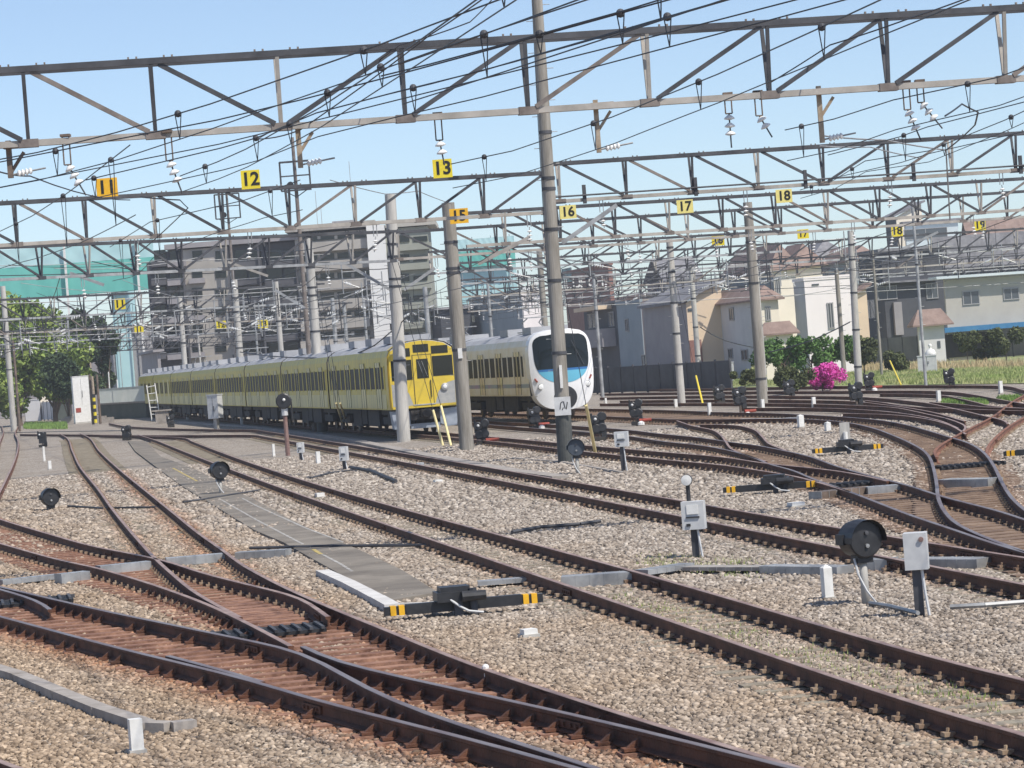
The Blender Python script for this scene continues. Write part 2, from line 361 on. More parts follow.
def track(label, rails, sleep=None, clips=None, smat='sleeper', top='railtop', mats=None, sp=.6, sz=0.0):
    """rails: list of pixel polylines; sleep=(left index, right index, u0, u1); one thing with rail, sleeper and clip parts"""
    global clip_me
    def ends(r):
        if isinstance(r[0], Vector):
            P = list(r)
        else: P = rail_pts(r, ext0=(9 if r[0][0] <= -15 else 0))
        x, y = pix(P[-1])
        if x >= 1020 or y >= 765:
            d = (P[-1] - P[-2]).normalized(); P = P + [P[-1] + d * k for k in (3, 6, 9, 12)]
        return P
    RP = [ends(r) for r in rails]
    o0 = RP[0][len(RP[0]) // 2].copy(); o0.z = GZ
    t = thing('railway_track', o0, 0, label, 'railway track', 'railway tracks of the yard')
    for i, P in enumerate(RP):
        mm = mats[i] if mats else None
        rail_mesh([p - o0 for p in P], -.0015 * i - GZ * 0).build('rail', [M[mm or 'rust'], M[top if not mm else mm]], t)
    for P in RP:
        if len(rails) > 6: break
        # fishplates with bolts at the rail joints
        acc = rnd.uniform(3, 15)
        for i in range(len(P) - 1):
            acc += (P[i + 1] - P[i]).length
            if acc > 18 and P[i].y < 95:
                acc = 0; d = (P[i + 1] - P[i]).normalized(); nn = Vector((d.y, -d.x, 0)); q = P[i] - o0 + Vector((0, 0, -.085)); b = MB()
                for s_ in (-1, 1):
                    b.obox(q + nn * s_ * .022, d * .28, nn * .012, Vector((0, 0, .035)))
                    for k in (-.2, -.08, .08, .2): b.obox(q + nn * s_ * .04 + d * k, d * .016, nn * .012, Vector((0, 0, .016)))
                b.build('joint_bar', M['rust'], t)
    if sleep:
        li, ri, u0, u1 = sleep; k = 0; s = u0; extra = MB(); cl = []
        while s < u1:
            a, b = v_at(RP[li], s), v_at(RP[ri], s)
            if a is not None and b is not None and abs(b - a) < 5:
                a, b = min(a, b) - .45, max(a, b) + .45
                zt = -.177 if smat == 'sleeper' else -.157
                mb = MB() if k < 100 else extra
                p0, p1 = xy(s, a) - o0, xy(s, b) - o0
                ja = rnd.uniform(-.06, .06)
                mid = (p0 + p1) / 2; mid.z = zt - .06 - GZ
                mb.obox(mid + Vector((0, 0, sz)), V * (b - a + ja) / 2, U * .105, Vector((0, 0, .06)))
                if k < 100: mb.build('sleeper', M[smat], t)
                k += 1
                for P in RP:
                    c = v_at(P, s)
                    if c is not None and a <= c <= b:
                        for sd_ in (-.085, .085): cl.append(xy(s, c + sd_))
            s += sp
        if extra.v: tag(extra.build('sleeper', M[smat], t), kind='stuff')
        cl.sort(key=lambda p: p.length); ex = MB()
        for j, p in enumerate(cl):
            q = p - o0; q.z = -.125 - GZ
            if j < 100:
                if clip_me is None:
                    c0 = MB(); c0.obox((0, 0, -.012), V * .045, U * .05, Vector((0, 0, .016))); c0.tube((0, 0, -.0), (0, 0, .035), .017, .014, 6); clip_me = c0.build('rail_clip', M['clip'], t)
                    clip_me.location = q; continue
                c = clip_me.copy(); C.objects.link(c); c.parent = t; c.location = q
            else:
                ex.obox(q + Vector((0, 0, -.008)), V * .045, U * .05, Vector((0, 0, .02)))
        if ex.v: tag(ex.build('rail_clip', M['clip'], t), kind='stuff')
    return t, RP

A1 = [(184,438),(212,449),(256,464),(318,484),(381,503),(443,520.5),(512,538),(612,564.5),(657,576),(704,592),(768,609.5),(893,645.5),(1024,679)]
A2 = [(160,440),(212,464),(256,480),(343,508),(418,534),(512,565),(544,577),(617,603),(704,633),(768,654),(893,693.5),(1024,734)]
B1 = [(256,430),(306,437),(381,449),(448,461),(512,471.5),(574,482.2),(637,492.8),(687,501.5),(724,507.5),(768,515),(830,526.5),(910,539.5),(943,545),(1024,557)]
B2 = [(256,435),(318,446),(381,457),(448,470.5),(512,483),(574,494.5),(637,507),(687,517),(768,533.5),(838,546.5),(893,559),(968,572.5),(1024,584)]
A1 = [(100,435),(155,436.3)] + polyfit(A1, 4); A2 = [(138,434.5)] + polyfit(A2, 4)
B1 = [(109,423),(131,426.5),(162,428),(222,429.3)] + polyfit(B1, 4); B2 = [(20,434),(100,434.6),(155,435.2),(200,435)] + polyfit(B2, 4)
A1 += [(1100, 702), (1180, 727)]; A2 += [(1100, 759.5), (1180, 786)]
B1 += [(1100, 570), (1180, 584)]; B2 += [(1100, 598), (1180, 614)]
track('rusty track running diagonally across the middle to the lower right corner', [A1, A2], (0, 1, 18, 160))
track('rusty track just above the diagonal middle one, beside the long concrete trough', [B1, B2], (0, 1, 24, 150))
C1 = [(440,432),(512,438.5),(600,446.5),(664,452),(728,457.5),(768,463.5),(805,467),(843,471.5),(888,481)]
C2 = [(440,436),(512,443.2),(600,453),(664,459.4),(728,465.5),(768,471.5),(793,475.5),(818,482),(850,491.5)]
def ext_back(pts, L, n=10):
    """continue a rail away from the camera along the yard direction"""
    P = rail_pts(pts); h = P[0]
    return [h + U * (L * (n - i) / n) for i in range(n)] + P
track('track leading out from under the yellow train towards the right', [ext_back(C1, 170), ext_back(C2, 170)], (0, 1, 60, 140))
D1 = [(462,417.5),(500,421.5),(555,424.5),(592,427),(630,430),(664,434),(700,437.5),(731,442),(762,446),(777,449),(805,455),(843,468),(880,478),(908,485),(935,494),(968,503),(993,509),(1024,519),(1100,545)]
D2 = [(462,421.5),(500,425.5),(555,429.5),(592,432.5),(630,436),(664,441.3),(700,445),(731,450.6),(757,458.5),(768,463.5),(793,470),(810,477.5),(850,491.5),(880,503),(908,514),(938,524),(968,534),(993,543),(1024,551.5),(1100,577)]
track('rusty turnout track sweeping down to the right edge below the curved crossover', [D1, D2], (0, 1, 30, 110), smat='brownsleeper', top='shine')
E1 = [(600,408.8),(675,410.3),(728,412.3),(768,413),(805,414.6),(843,416.8),(880,420),(908,425),(930,431),(950,437),(968,442.5),(983,451.5),(993,464),(1003,484),(1013,499),(1024,509),(1050,526)]
E2 = [(600,416),(637,417.5),(677,419.2),(735,419),(775,418.3),(807,419),(837,421),(868,426.5),(893,435),(912,443.5),(924,450.5),(930,457.5),(933,466),(935,474),(936.8,485),(938.5,499),(946,513),(958,524.5),(977,533.5),(993,540),(1024,551)]
track('track that leaves the white train and bends into a tight S at the right', [ext_back(E1, 150), ext_back(E2, 150)], (0, 1, 40, 170), smat='brownsleeper', top='shine')
F1 = [(700,424.5),(727,424.6),(750,428),(762,436),(770,444),(787,450.5)]
F2 = [(677,420.5),(694,426),(712,429.5),(721,435),(726,441.5),(732,449),(750,456),(766,461)]
track('short curved crossover joining two tracks left of the S bend', [F1, F2], (0, 1, 60, 110))
K1 = [(600,390),(637,389.3),(700,388.7),(828,386.3),(928,385.3),(1006,386),(1024,390),(1060,396)]
K2 = [(600,393.5),(700,392),(828,391),(928,390.7),(950,391.5),(971,394),(996,398.5),(1024,403.5)]
track('farthest track along the grass verge at the right', [K1, K2])
G1 = [(600,397.5),(700,395.8),(787,395.8),(850,396.5),(887,398.5),(906,400.5),(928,403),(942,405.8),(971,412.3),(986,416),(998,418.5),(1006,421),(1008,424)]
G2 = [(600,403.5),(728,403),(800,403.6),(850,405),(896,407.5),(912,410.5),(927,413.8),(946,418),(958,422),(966,426.5),(963,431)]
track('second farthest track, curving into the diamond crossing at the right', [G1, G2])
N1 = [(1060,383),(1024,395),(1013,401),(1002,409.5),(991,417.3),(971,427.5),(952,437.7),(938,446.5),(934,452),(937,457)]
N2 = [(1060,402),(1024,417),(1008,426.5),(995,437.5),(988,446),(986,455)]
track('bright orange rusted diagonal rails crossing at the far right', [N1, N2], (0, 1, 70, 130), smat='sleeper', mats=['redrust', 'redrust'])
K3 = [(880,393.5),(920,394),(943,395.2),(958,398),(977,402.3),(991,405.8),(1040,409)]
K4 = [(865,400.2),(888,403),(906,406),(940,408),(1040,411)]
track('pair of rails fanning out between the far tracks near the right edge', [K3, K4])
track('far track pair running into the fan of points at the right', [[(620,400.5),(700,399.6),(790,399.8),(850,401),(880,404),(930,411.5),(965,421)], [(740,407.8),(800,407.6),(850,408.8),(880,410.8),(912,414.5),(940,420.5),(958,428)]])
track('curved pair of rails between the far fan and the S bend', [[(843,413.2),(890,414.5),(925,418.5),(950,425),(966,434)], [(1024,408),(990,407),(960,404),(930,402)]])
# left ladder
R1 = [(60,433.5),(66,437),(72.5,451),(80,466.5),(100,491.5),(112.5,509),(137.5,539),(155,558),(175,576),(197,593.5),(215,603.8),(240,617)]
R2 = [(80,433),(87.5,436.5),(100,451.5),(125,474),(150,494),(175,514),(200,534),(225,551.5),(240,563),(263,576),(281,585.3),(318.5,602),(356,617.5),(393.5,632.5),(431,648),(468,662.5),(512,678),(574,698),(637,718.5),(699,737),(737,748.5),(800,768),(900,797)]
R4 = [(-60,496),(0,519),(50,534),(100,547.5),(140,555),(165,560.5),(205,573.5),(243,583),(270,589.5),(290,594),(318,609),(328,616.5)]
R5 = [(-60,527),(0,543),(35,553),(70,562),(88,565.5),(132,577.6),(176,592),(217,608),(255,626.5),(281,640),(291,645.5)]
R7 = [(303,646),(318.5,654),(338,662.3),(368,669),(406,677.5),(448,687),(512,700.5),(574,714),(637,729),(700,744),(768,761),(880,790)]
R6 = [(-60,572),(0,586.5),(37,595),(75,604),(125,615),(175,625),(225,635.5),(256,641.5),(281,646.5),(301,652),(326,663),(343,675),(368,688.5),(393,700.5),(431,715),(460,725),(512,739.5),(549,752.5),(587,765),(680,795)]
R8 = [(-60,600),(0,616),(37.5,626),(75,636),(112.5,646),(150,655.5),(187,664),(225,673),(256,681),(306,697),(356,710.5),(406,722),(448,733),(512,749),(579,768),(680,797)]
R9 = [(-60,573.5),(0,588.8),(25,596),(45,603.8),(50,609)]
RG = [(168,655),(200,663),(262,681)]
track('track rising from the lower left turnout straight up the left side', [R1, R2], (0, 1, 24, 190))
tt, RPa = track('turnout rails entering from the left edge and closing on the left hand track', [R4, R5, rail_pts(R2)[45:]], (1, 0, 39, 84), smat='rustsleeper')
def turnout_sleepers(label_t, left, right, u0, u1, root, allr=()):
    Pl, Pr = rail_pts(left), rail_pts(right); s = u0; n = 0; AR = [rail_pts(r) for r in allr]; nb = 0; ex = MB()
    while s < u1 and n < 95:
        a, b = v_at(Pl, s), v_at(Pr, s)
        if a is not None and b is not None and .2 < b - a < 6:
            o0 = root.location; p = xy(s, (a + b) / 2) - o0; p.z = -.216 - rnd.uniform(0, .006) - GZ
            mb = MB(); mb.obox(p, V * ((b - a) / 2 + .2 + rnd.uniform(-.05, .05)), U * .115, Vector((0, 0, .06))); mb.build('sleeper', M['rustsleeper'], root); n += 1
            for P in AR:
                c = v_at(P, s)
                if c is None or not (a - .1 <= c <= b + .1): continue
                for sd_ in (-1, 1):
                    if rnd.random() < .22: continue
                    q = xy(s + rnd.uniform(-.04, .04), c) - o0; q.z = -.153 - GZ; m2 = MB() if nb < 98 else ex
                    m2.obox(q + V * sd_ * .10 + Vector((0, 0, .012)), V * .06, U * .07, Vector((0, 0, .012)))
                    m2.add([q + V * sd_ * .16 + U * .03, q + V * sd_ * .16 - U * .03, q + V * sd_ * .04 + U * .03 + Vector((0, 0, .09)), q + V * sd_ * .04 - U * .03 + Vector((0, 0, .09)), q + V * sd_ * .04 + U * .03, q + V * sd_ * .04 - U * .03], [(0, 1, 3, 2), (0, 2, 4), (1, 5, 3), (2, 3, 5, 4), (0, 4, 5, 1)])
                    if nb < 98: m2.build('rail_brace', M['rust'], root)
                    nb += 1
        s += .56
    if ex.v: tag(ex.build('rail_brace', M['rust'], root), kind='stuff')
t2, _ = track('bright railed turnout across the lower left foreground', [R6, R8, R9, RG], None, top='shine')
turnout_sleepers('', R8, R6, 22, 52, t2, (R8, R6))
t3, _ = track('inner crossing rail running out to the bottom edge beside the nearest turnout', [R7], None, top='shine')
turnout_sleepers('', R5 + R7, R2, 21.5, 46, t3, (R5 + R7, R2))
L0a = [(18,426),(15,433),(18,441),(15,459),(7.5,476),(0,491),(-12,512)]
L0b = [(2,426),(3,433),(0,441),(-5,459),(-15,476),(-28,491)]
track('rust red track at the extreme left edge', [L0a, L0b], None)
Z1 = [(-60,742),(0,757),(22,768),(70,790)]; Z2 = [(-60,775),(0,795),(60,812)]
track('near track clipped by the lower left corner of the view', [Z1, Z2], None)

# ballast is lower and thinner on the open turnout timbers
def zone(Lp, Rp, u0, u1, drop, keep, mg=.35):
    A_, B_ = [np.array(sorted(uv(p) for p in (q if isinstance(q[0], Vector) else rail_pts(q)))) for q in (Lp, Rp)]
    ZONES.append((A_, B_, u0, u1, drop, keep, mg))
zone(R8, R6, 20, 52, .015, .85, -.03); zone(R5 + R7, R2, 20, 47, .016, .8, -.03)
zone(A2, A1, 15, 110, .004, 1, .1)
zone(D2, D1, 34, 80, .026, .75, 0); zone(E2, E1, 40, 100, .026, .7, 0); zone(R5, R4, 36, 60, .015, .8, 0)
for (Lr, wdt, amt) in ((R1, .3, .5), (R2, .45, .9), (R4, .3, .6), (R5, .45, .9), (R6, .5, .95), (R7, .5, .95), (R8, .55, .95), (A1, .22, .5), (A2, .22, .5), (B1, .22, .5), (B2, .25, .55), (D1, .4, .8), (D2, .4, .8), (E1, .35, .7), (E2, .35, .7), (C1, .2, .5), (C2, .2, .5)):
    K = np.array(sorted(uv(p) for p in rail_pts([q for q in Lr if q[1] > 440]))); STAIN.append((K, wdt, amt))
scatter('gravel', trap(20, 38), 900, .0275, 3, 'grey brown track ballast stones in the foreground')
scatter('gravel', trap(38, 62), 340, .037, 4, 'grey brown track ballast stones in the middle distance')
scatter('gravel', trap(62, 112), 90, .055, 5, 'grey brown track ballast stones farther up the yard')

# switch machinery between rails (dark sliding plates)
def plates(px, label):
    p = G(px[0], px[1], GZ); t = thing('switch_rodding', p, TH, label, 'switch rodding', 'switch rodding in the turnouts')
    b = MB()
    for i in range(5): b.box(-.75, -.32 + i * .16, .02, .75, -.26 + i * .16, .065)
    b.build('slide_plates', M['black'], t)
    b = MB(); b.box(-.8, .42, .03, .8, .47, .08)
    for i in range(11): b.box(-.72 + i * .14, -.4, .065, -.68 + i * .14, .42, .1)
    b.build('rod', M['steel'], t)
    return t
plates((262, 637), 'black toothed switch rodding between rusted rails beside the grey path')
plates((22, 606), 'black switch rodding at the left edge inside the near turnout')
plates((850, 487), 'dark switch rodding beneath the S bend turnout')
plates((968, 468), 'dark switch rodding below the orange rusted crossing')

# ------------------------------------------------------------------ paths, troughs
def sheet(name, pts, z, m, kind='structure', label=None, cat=None, thick=.05):
    P = [G(x, y, z) for x, y in pts]
    mb = MB(); mb.prism([(p.x, p.y) for p in P], z - thick, z); o = mb.build(name, m); flipfix(o)
    tag(o, label, cat, kind=kind); return o
def quadstrip(name, Lp, Rp, z, m, thick=.08):
    n = 24
    def rs(pts):
        P = [G(x, y, z) for x, y in pts]; d = [0]
        for i in range(len(P) - 1): d.append(d[-1] + (P[i + 1] - P[i]).length)
        out = []
        for k in range(n + 1):
            s = d[-1] * k / n; i = 0
            while i < len(P) - 2 and d[i + 1] < s: i += 1
            t = (s - d[i]) / max(d[i + 1] - d[i], 1e-6); out.append(P[i].lerp(P[i + 1], t))
        return out
    A, B = rs(Lp), rs(Rp); mb = MB(); vs = []
    for a, b in zip(A, B): vs += [a, b, a - Vector((0, 0, thick)), b - Vector((0, 0, thick))]
    fs = []
    for i in range(n):
        q = i * 4; fs += [(q, q + 1, q + 5, q + 4), (q + 2, q + 6, q + 7, q + 3), (q, q + 4, q + 6, q + 2), (q + 1, q + 3, q + 7, q + 5)]
    fs += [(0, 2, 3, 1), (n * 4, n * 4 + 1, n * 4 + 3, n * 4 + 2)]
    mb.add(vs, fs); o = mb.build(name, m); flipfix(o); return o
tag(quadstrip('path', [(128,441),(135,451),(155,466),(182,486),(207,501),(256,531),(288,544),(306,555),(340,574),(391,600)],
              [(146,441),(160,456),(200,471),(212,478),(228,487),(256,500),(293,521),(343,543),(381,559),(416,577),(438,592)], -.142, M['path'], .1), kind='structure')
def ribbon(name, pts, wid, z, m, thick=.004, label=None, cat=None, kind=None):
    P = []
    src = [G(x, y, z) for x, y in pts]
    for i in range(len(src) - 1):
        k = max(1, int((src[i + 1] - src[i]).length / 1.5))
        P += [src[i].lerp(src[i + 1], j / k) for j in range(k)]
    P.append(src[-1]); vs = []
    for i, p in enumerate(P):
        d = (P[min(i + 1, len(P) - 1)] - P[max(i - 1, 0)]); d.normalize(); n_ = Vector((d.y, -d.x, 0)) * wid / 2
        vs += [p - n_, p + n_, p - n_ - Vector((0, 0, thick)), p + n_ - Vector((0, 0, thick))]
    fs = []
    for i in range(len(P) - 1):
        q = i * 4; fs += [(q, q + 1, q + 5, q + 4), (q + 2, q + 6, q + 7, q + 3), (q, q + 4, q + 6, q + 2), (q + 1, q + 3, q + 7, q + 5)]
    e = (len(P) - 1) * 4; fs += [(0, 2, 3, 1), (e, e + 1, e + 3, e + 2)]
    mb = MB(); mb.add(vs, fs); o = mb.build(name, m); flipfix(o); tag(o, label, cat, kind=kind); return o
for pts in ([(220,499),(256,519.5),(303,544)], [(242,498),(256,505.5),(306,528),(343,542)], [(318,552),(341,564),(352,571)]):
    ribbon('path_line', pts, .05, -.1385, M['pline'], kind='structure')
for pts in ([(313,549),(321,554)], [(173,468),(197,481)]):
    ribbon('path_line', pts, .07, -.137, M['yline'], kind='structure')
def trough(pts, wid, m, label, z=-.10, th=.12):
    src = [G(x, y, z) for x, y in pts]; o0 = src[0].copy(); o0.z = GZ
    t = thing('cable_trough', o0, 0, label, 'cable trough', 'concrete cable troughs in the ballast'); j = 0
    for i in range(len(src) - 1):
        k = max(1, round((src[i + 1] - src[i]).length / 1.6))
        for q in range(k):
            a, b = src[i].lerp(src[i + 1], q / k), src[i].lerp(src[i + 1], (q + 1) / k)
            d = (b - a).normalized(); mb = MB()
            if j < 95: mb.bar(a + d * .008 - o0 + Vector((0, 0, rnd.uniform(-.006, .006) - th / 2)), b - d * .008 - o0 - Vector((0, 0, th / 2)), wid, th); mb.build('lid', M[m], t)
            j += 1
trough([(-20,661),(20,673),(60,690),(100,706),(150,722),(170,722),(195,719)], .17, 'trough', 'long grey concrete cable trough in the lower left gravel')
trough([(322,569.5),(350,582),(392,604)], .2, 'lid', 'pale concrete slab edging the grey path', z=-.09)
trough([(392,604),(430,602),(520,598)], .09, 'lid', 'thin pale concrete edging behind the black point machine', z=-.12)
trough([(180,421.5),(256,426),(356,440),(431,455),(512,469.5),(574,477.5),(637,486.5),(687,495),(737,499.5),(800,500)], .42, 'trough', 'long tan concrete cable trough beyond the second diagonal track')
trough([(512,457.5),(560,461),(624,472)], .12, 'trough', 'narrow trough at the foot of the tall concrete pole', z=-.14)
trough([(740,418.8),(778,418.2),(800,417)], .22, 'lid', 'white cable cover lying beside the far twin headed signal', z=-.05)
trough([(0,432.5),(60,431),(125,430)], .3, 'trough', 'flat concrete trough at the far left beyond the ladder tracks', z=-.14)
# metal covers across the tracks
def duct(segs, label):
    """segs: (px0, px1, width m, z_top, height, material) along the beam direction"""
    p = G(segs[0][0][0], segs[0][0][1], GZ); t = thing('cable_duct', p, 0, label, 'cable duct', 'steel cable ducts crossing the rails')
    for (a, b, wd, zt, h, mm) in segs:
        A_, B_ = G(a[0], a[1], zt) - p, G(b[0], b[1], zt) - p
        A_.z = B_.z = zt - h / 2 - GZ
        mb = MB(); mb.bar(A_, B_, wd, h); mb.build('cover', M[mm], t)
        L = (B_ - A_).length; rb = MB(); k = max(2, int(L / .16))
        for i in range(k + 1):
            q = A_.lerp(B_, i / k); dd = (B_ - A_).normalized(); n_ = Vector((dd.y, -dd.x, 0))
            rb.obox(q + Vector((0, 0, .002)), dd * .005, n_ * (wd / 2 + .004), Vector((0, 0, h / 2 + .002)))
        rb.build('rib', M['galv'], t)
duct([((478,581), (540,576), .3, -.09, .06, 'galv'), ((562,576), (633,571), .34, -.02, .2, 'galv'), ((640,570), (686,563), .3, -.07, .07, 'galv')], 'ribbed grey steel duct crossing the middle diagonal track')
duct([((0,580), (56,574), .3, -.08, .08, 'galv'), ((58,574), (86,571), .34, -.02, .17, 'galv'), ((98,566), (148,561), .34, -.02, .18, 'galv'), ((166,558), (224,553), .34, -.03, .14, 'galv'), ((238,552), (288,549), .3, -.06, .12, 'galv')], 'ribbed grey steel duct crossing the left ladder tracks')
duct([((690,566), (768,566), .3, -.10, .05, 'trough'), ((768,565), (845,566), .3, -.08, .1, 'galv'), ((866,559), (893,558), .34, -.03, .16, 'galv'), ((905,558), (985,558), .34, -.06, .12, 'galv')], 'grey steel duct running behind the big black signal on the right')
duct([((815,492), (860,487), .4, -.03, .16, 'steelrust'), ((866,487), (903,484), .4, -.03, .18, 'galv'), ((945,479), (995,478), .4, -.02, .2, 'galv')], 'weathered duct across the S bend turnout')

# ------------------------------------------------------------------ lineside equipment
FACE = -TH * .2     # equipment faces the camera
def base(px, py): return G(px, py, GZ)
def post_marker(px, py, h, w, label, point=False):
    p = base(px, py); t = thing('marker_post', p, R(18), label, 'marker post', 'white marker posts in the ballast')
    b = MB(); b.box(-w / 2, -w / 2, -.15, w / 2, w / 2, h - (.04 if point else 0))
    if point:
        b.add([(-w / 2, -w / 2, h - .04), (w / 2, -w / 2, h - .04), (w / 2, w / 2, h - .04), (-w / 2, w / 2, h - .04), (0, 0, h)], [(0, 1, 4), (1, 2, 4), (2, 3, 4), (3, 0, 4)])
    b.build('post', M['white'], t)
    b = MB(); b.box(-w / 2 - .02, -w / 2 - .02, -.12, w / 2 + .02, w / 2 + .02, .015); b.build('footing', M['concrete'], t)
post_marker(137, 751, .28, .11, 'square topped white concrete marker by the trough in the lower left')
post_marker(828, 598, .40, .11, 'pointed white marker post left of the big black signal', True)
post_marker(44.5, 461, .65, .09, 'slim white marker post below a small black lamp at the far left')
post_marker(50, 469, .33, .12, 'short white marker beside the slim post at the far left')
post_marker(274, 456, .46, .09, 'white marker left of the brown signal mast')
post_marker(318.5, 464, .42, .13, 'white marker between the two grey boxes on posts')
post_marker(606, 405, .38, .10, 'small white marker just right of the white train')
post_marker(676, 407, .38, .14, 'white marker at the foot of a thin concrete pole')
post_marker(710, 416, .55, .13, 'white marker below the far yellow guard tube')
post_marker(763, 409, .42, .13, 'white marker beside the foot of the leaning bare pole', )
post_marker(814, 408, .45, .14, 'white marker between far rails right of the bare pole')
post_marker(801, 427, .42, .18, 'round shouldered white marker in the gravel before the S bend', True)
post_marker(828, 431, .3, .16, 'small white marker right of the round shouldered one', True)
post_marker(939, 401, .42, .14, 'white marker at the edge of the green patch between rails')
post_marker(1001, 393, .5, .14, 'white marker nearest the right edge between far rails')
post_marker(184, 417, .5, .10, 'thin white marker near the foot of the left concrete pole')
post_marker(242, 425, .5, .14, 'white marker in front of the tall lamp mast')
post_marker(438, 602 - 120, .06, .2, 'flat white block lying between the rails of the second track')
post_marker(320, 497, .10, .2, 'white block lying between the rails beside the grey path')
post_marker(420, 466, .10, .2, 'white block between rails near the train poles')
post_marker(529, 635, .07, .16, 'broken white lump of concrete in the gravel right of the point machine')
post_marker(796, 506, .07, .25, 'white lump in the gravel above the second diagonal track')

def signal(px, py, cz_, r, label, matn='black', depth=.34, ang=0.0, cable=True):
    """round shunting signal: drum with hood on a post, seen from the front"""
    p = base(px, py); t = thing('shunting_signal', p, R(ang), label, 'railway signal', 'round headed ground signals')
    b = MB(); b.tube((0, 0, -.1), (0, 0, cz_ - r * .6), .05, .045, 10); b.build('post', M['concrete' if cz_ > .5 else 'black'], t, True)
    b = MB(); b.box(-.1, -.07, cz_ - r - .06, .1, .09, cz_ - r + .04); b.build('bracket', M['black'], t)
    b = MB(); b.lathe([(r * .8, depth), (r * .96, depth - .04), (r, .04), (r, 0), (r * .93, -.02), (r * .2, -.025)], (0, -.1, cz_), (0, 1, 0), 28); h = b.build('housing', M[matn], t, False)
    for dx, dz, m2 in ((0, .02 + r * .25, 'steel'), (0, -r * .35, 'galv')):
        b = MB(); b.lathe([(.0, -.03), (r * .11, -.028), (r * .11, 0)], (dx, -.122, cz_ + dz), (0, 1, 0), 12); b.build('lens', M[m2], h)
    b = MB(); n_ = 12; vs = []
    for yy in (-.2, .05):
        for k in range(n_ + 1): a_ = math.pi * (k / n_ * 1.1 - .05); vs.append((math.cos(a_) * r * 1.06, yy, cz_ + math.sin(a_) * r * 1.06))
    b.add(vs, [(k, k + 1, n_ + 2 + k, n_ + 1 + k) for k in range(n_)]); b.build('hood', M[matn], h)
    b = MB(); b.box(-r * 1.12, .0, cz_ - r * .25, -r * .9, .18, cz_ + r * .3); b.build('hinge', M[matn], t)
    if cable:
        b = MB(); pts = [(-.12, -.02, cz_ - r), (-.1, -.06, cz_ * .45), (-.03, -.1, cz_ * .2), (.06, -.14, 0)]; b.path([Vector(q) for q in pts], .014, 6); b.build('cable', M['greybox'], t)
    return t
signal(866, 603, .74, .215, 'largest black round signal on a concrete post at the right', depth=.32, ang=22)
signal(51, 510, .34, .235, 'black dwarf signal in the gravel on the left', cable=False, ang=22)
signal(221, 494, .64, .235, 'black round signal standing on the grey path', ang=22)
signal(578, 474, .68, .22, 'faded navy signal at the foot of the tallest concrete pole', 'navy')
def small_signal(px, py, h, label, red=False, two=True):
    p = base(px, py); t = thing('dwarf_signal', p, R(rnd.uniform(-20, 20)), label, 'railway signal', 'small twin headed ground signals')
    b = MB(); b.tube((0, 0, -.1), (0, 0, h * .6), .05, .045, 8); b.build('post', M['steelrust'], t)
    b = MB(); r = .155
    for dx, zz in (((-.13, h - .22), (.12, h - .12), (-.1, h - .52), (.1, h - .5)) if two else ((0, h - .2),)):
        b.lathe([(r * .7, .34), (r, .2), (r, 0), (r * .85, -.02)], (dx, -.1, zz), (0, 1, 0), 16)
    b.box(-.2, -.05, h - .7, .2, .2, h - .08); b.box(-.27, -.02, h - .45, -.2, .1, h); b.box(.08, -.1, h - .85, .24, .1, h - .62)
    hd = b.build('head', M['black'], t)
    b = MB(); b.ball((-.12, -.14, h - .2), .055, 8); b.build('lens', M['greybox'], hd)
    b = MB(); b.box(-.2, -.18, 0, .2, .18, .14); b.build('base_box', M['dark'], t)
    if red:
        b = MB(); b.tube((.12, -.15, .17), (.6, -.1, .18), .075, .06, 10); b.build('red_lever', M['red'], t)
        b = MB(); b.lathe([(.14, 0), (.13, .1), (.05, .15)], (.2, -.3, .0), (0, 0, 1), 10); b.build('cap', M['white'], t)
for a in ((637, 425, 1.0, 'twin headed black signal with a red lever in front of the thin concrete pole', True),
          (741, 416, 1.15, 'twin headed black signal with a red lever left of the bare leaning pole', True),
          (516 + 19, 429, .9, 'black signal with orange red lever under the nose of the white train', True),
          (483, 445, .9, 'black signal with red lever right of the pole by the yellow train', True),
          (600, 441, .95, 'black signal with a white foot right of the faded navy signal', False),
          (857, 408, 1.0, 'black signal between far rails left of the yellow guard tube', False),
          (870, 391, .9, 'black signal with reddish box by the thin pole and azalea', True),
          (950, 388, .9, 'black signal on the grass side at the far right', False),
          (790, 399, .9, 'dark signal cluster below the pink azalea', False),
          (720, 404, .9, 'dark signal behind the far rails left of the azalea', False),
          (127, 440, .8, 'squat black signal among the far rails on the left', False),
          (171, 427, .8, 'brown black signal below the white ladder', False)):
    small_signal(a[0], a[1], a[2], a[3], a[4])
small_signal(43, 447, .9, 'small black lamp above the slim white marker at far left', False, False)
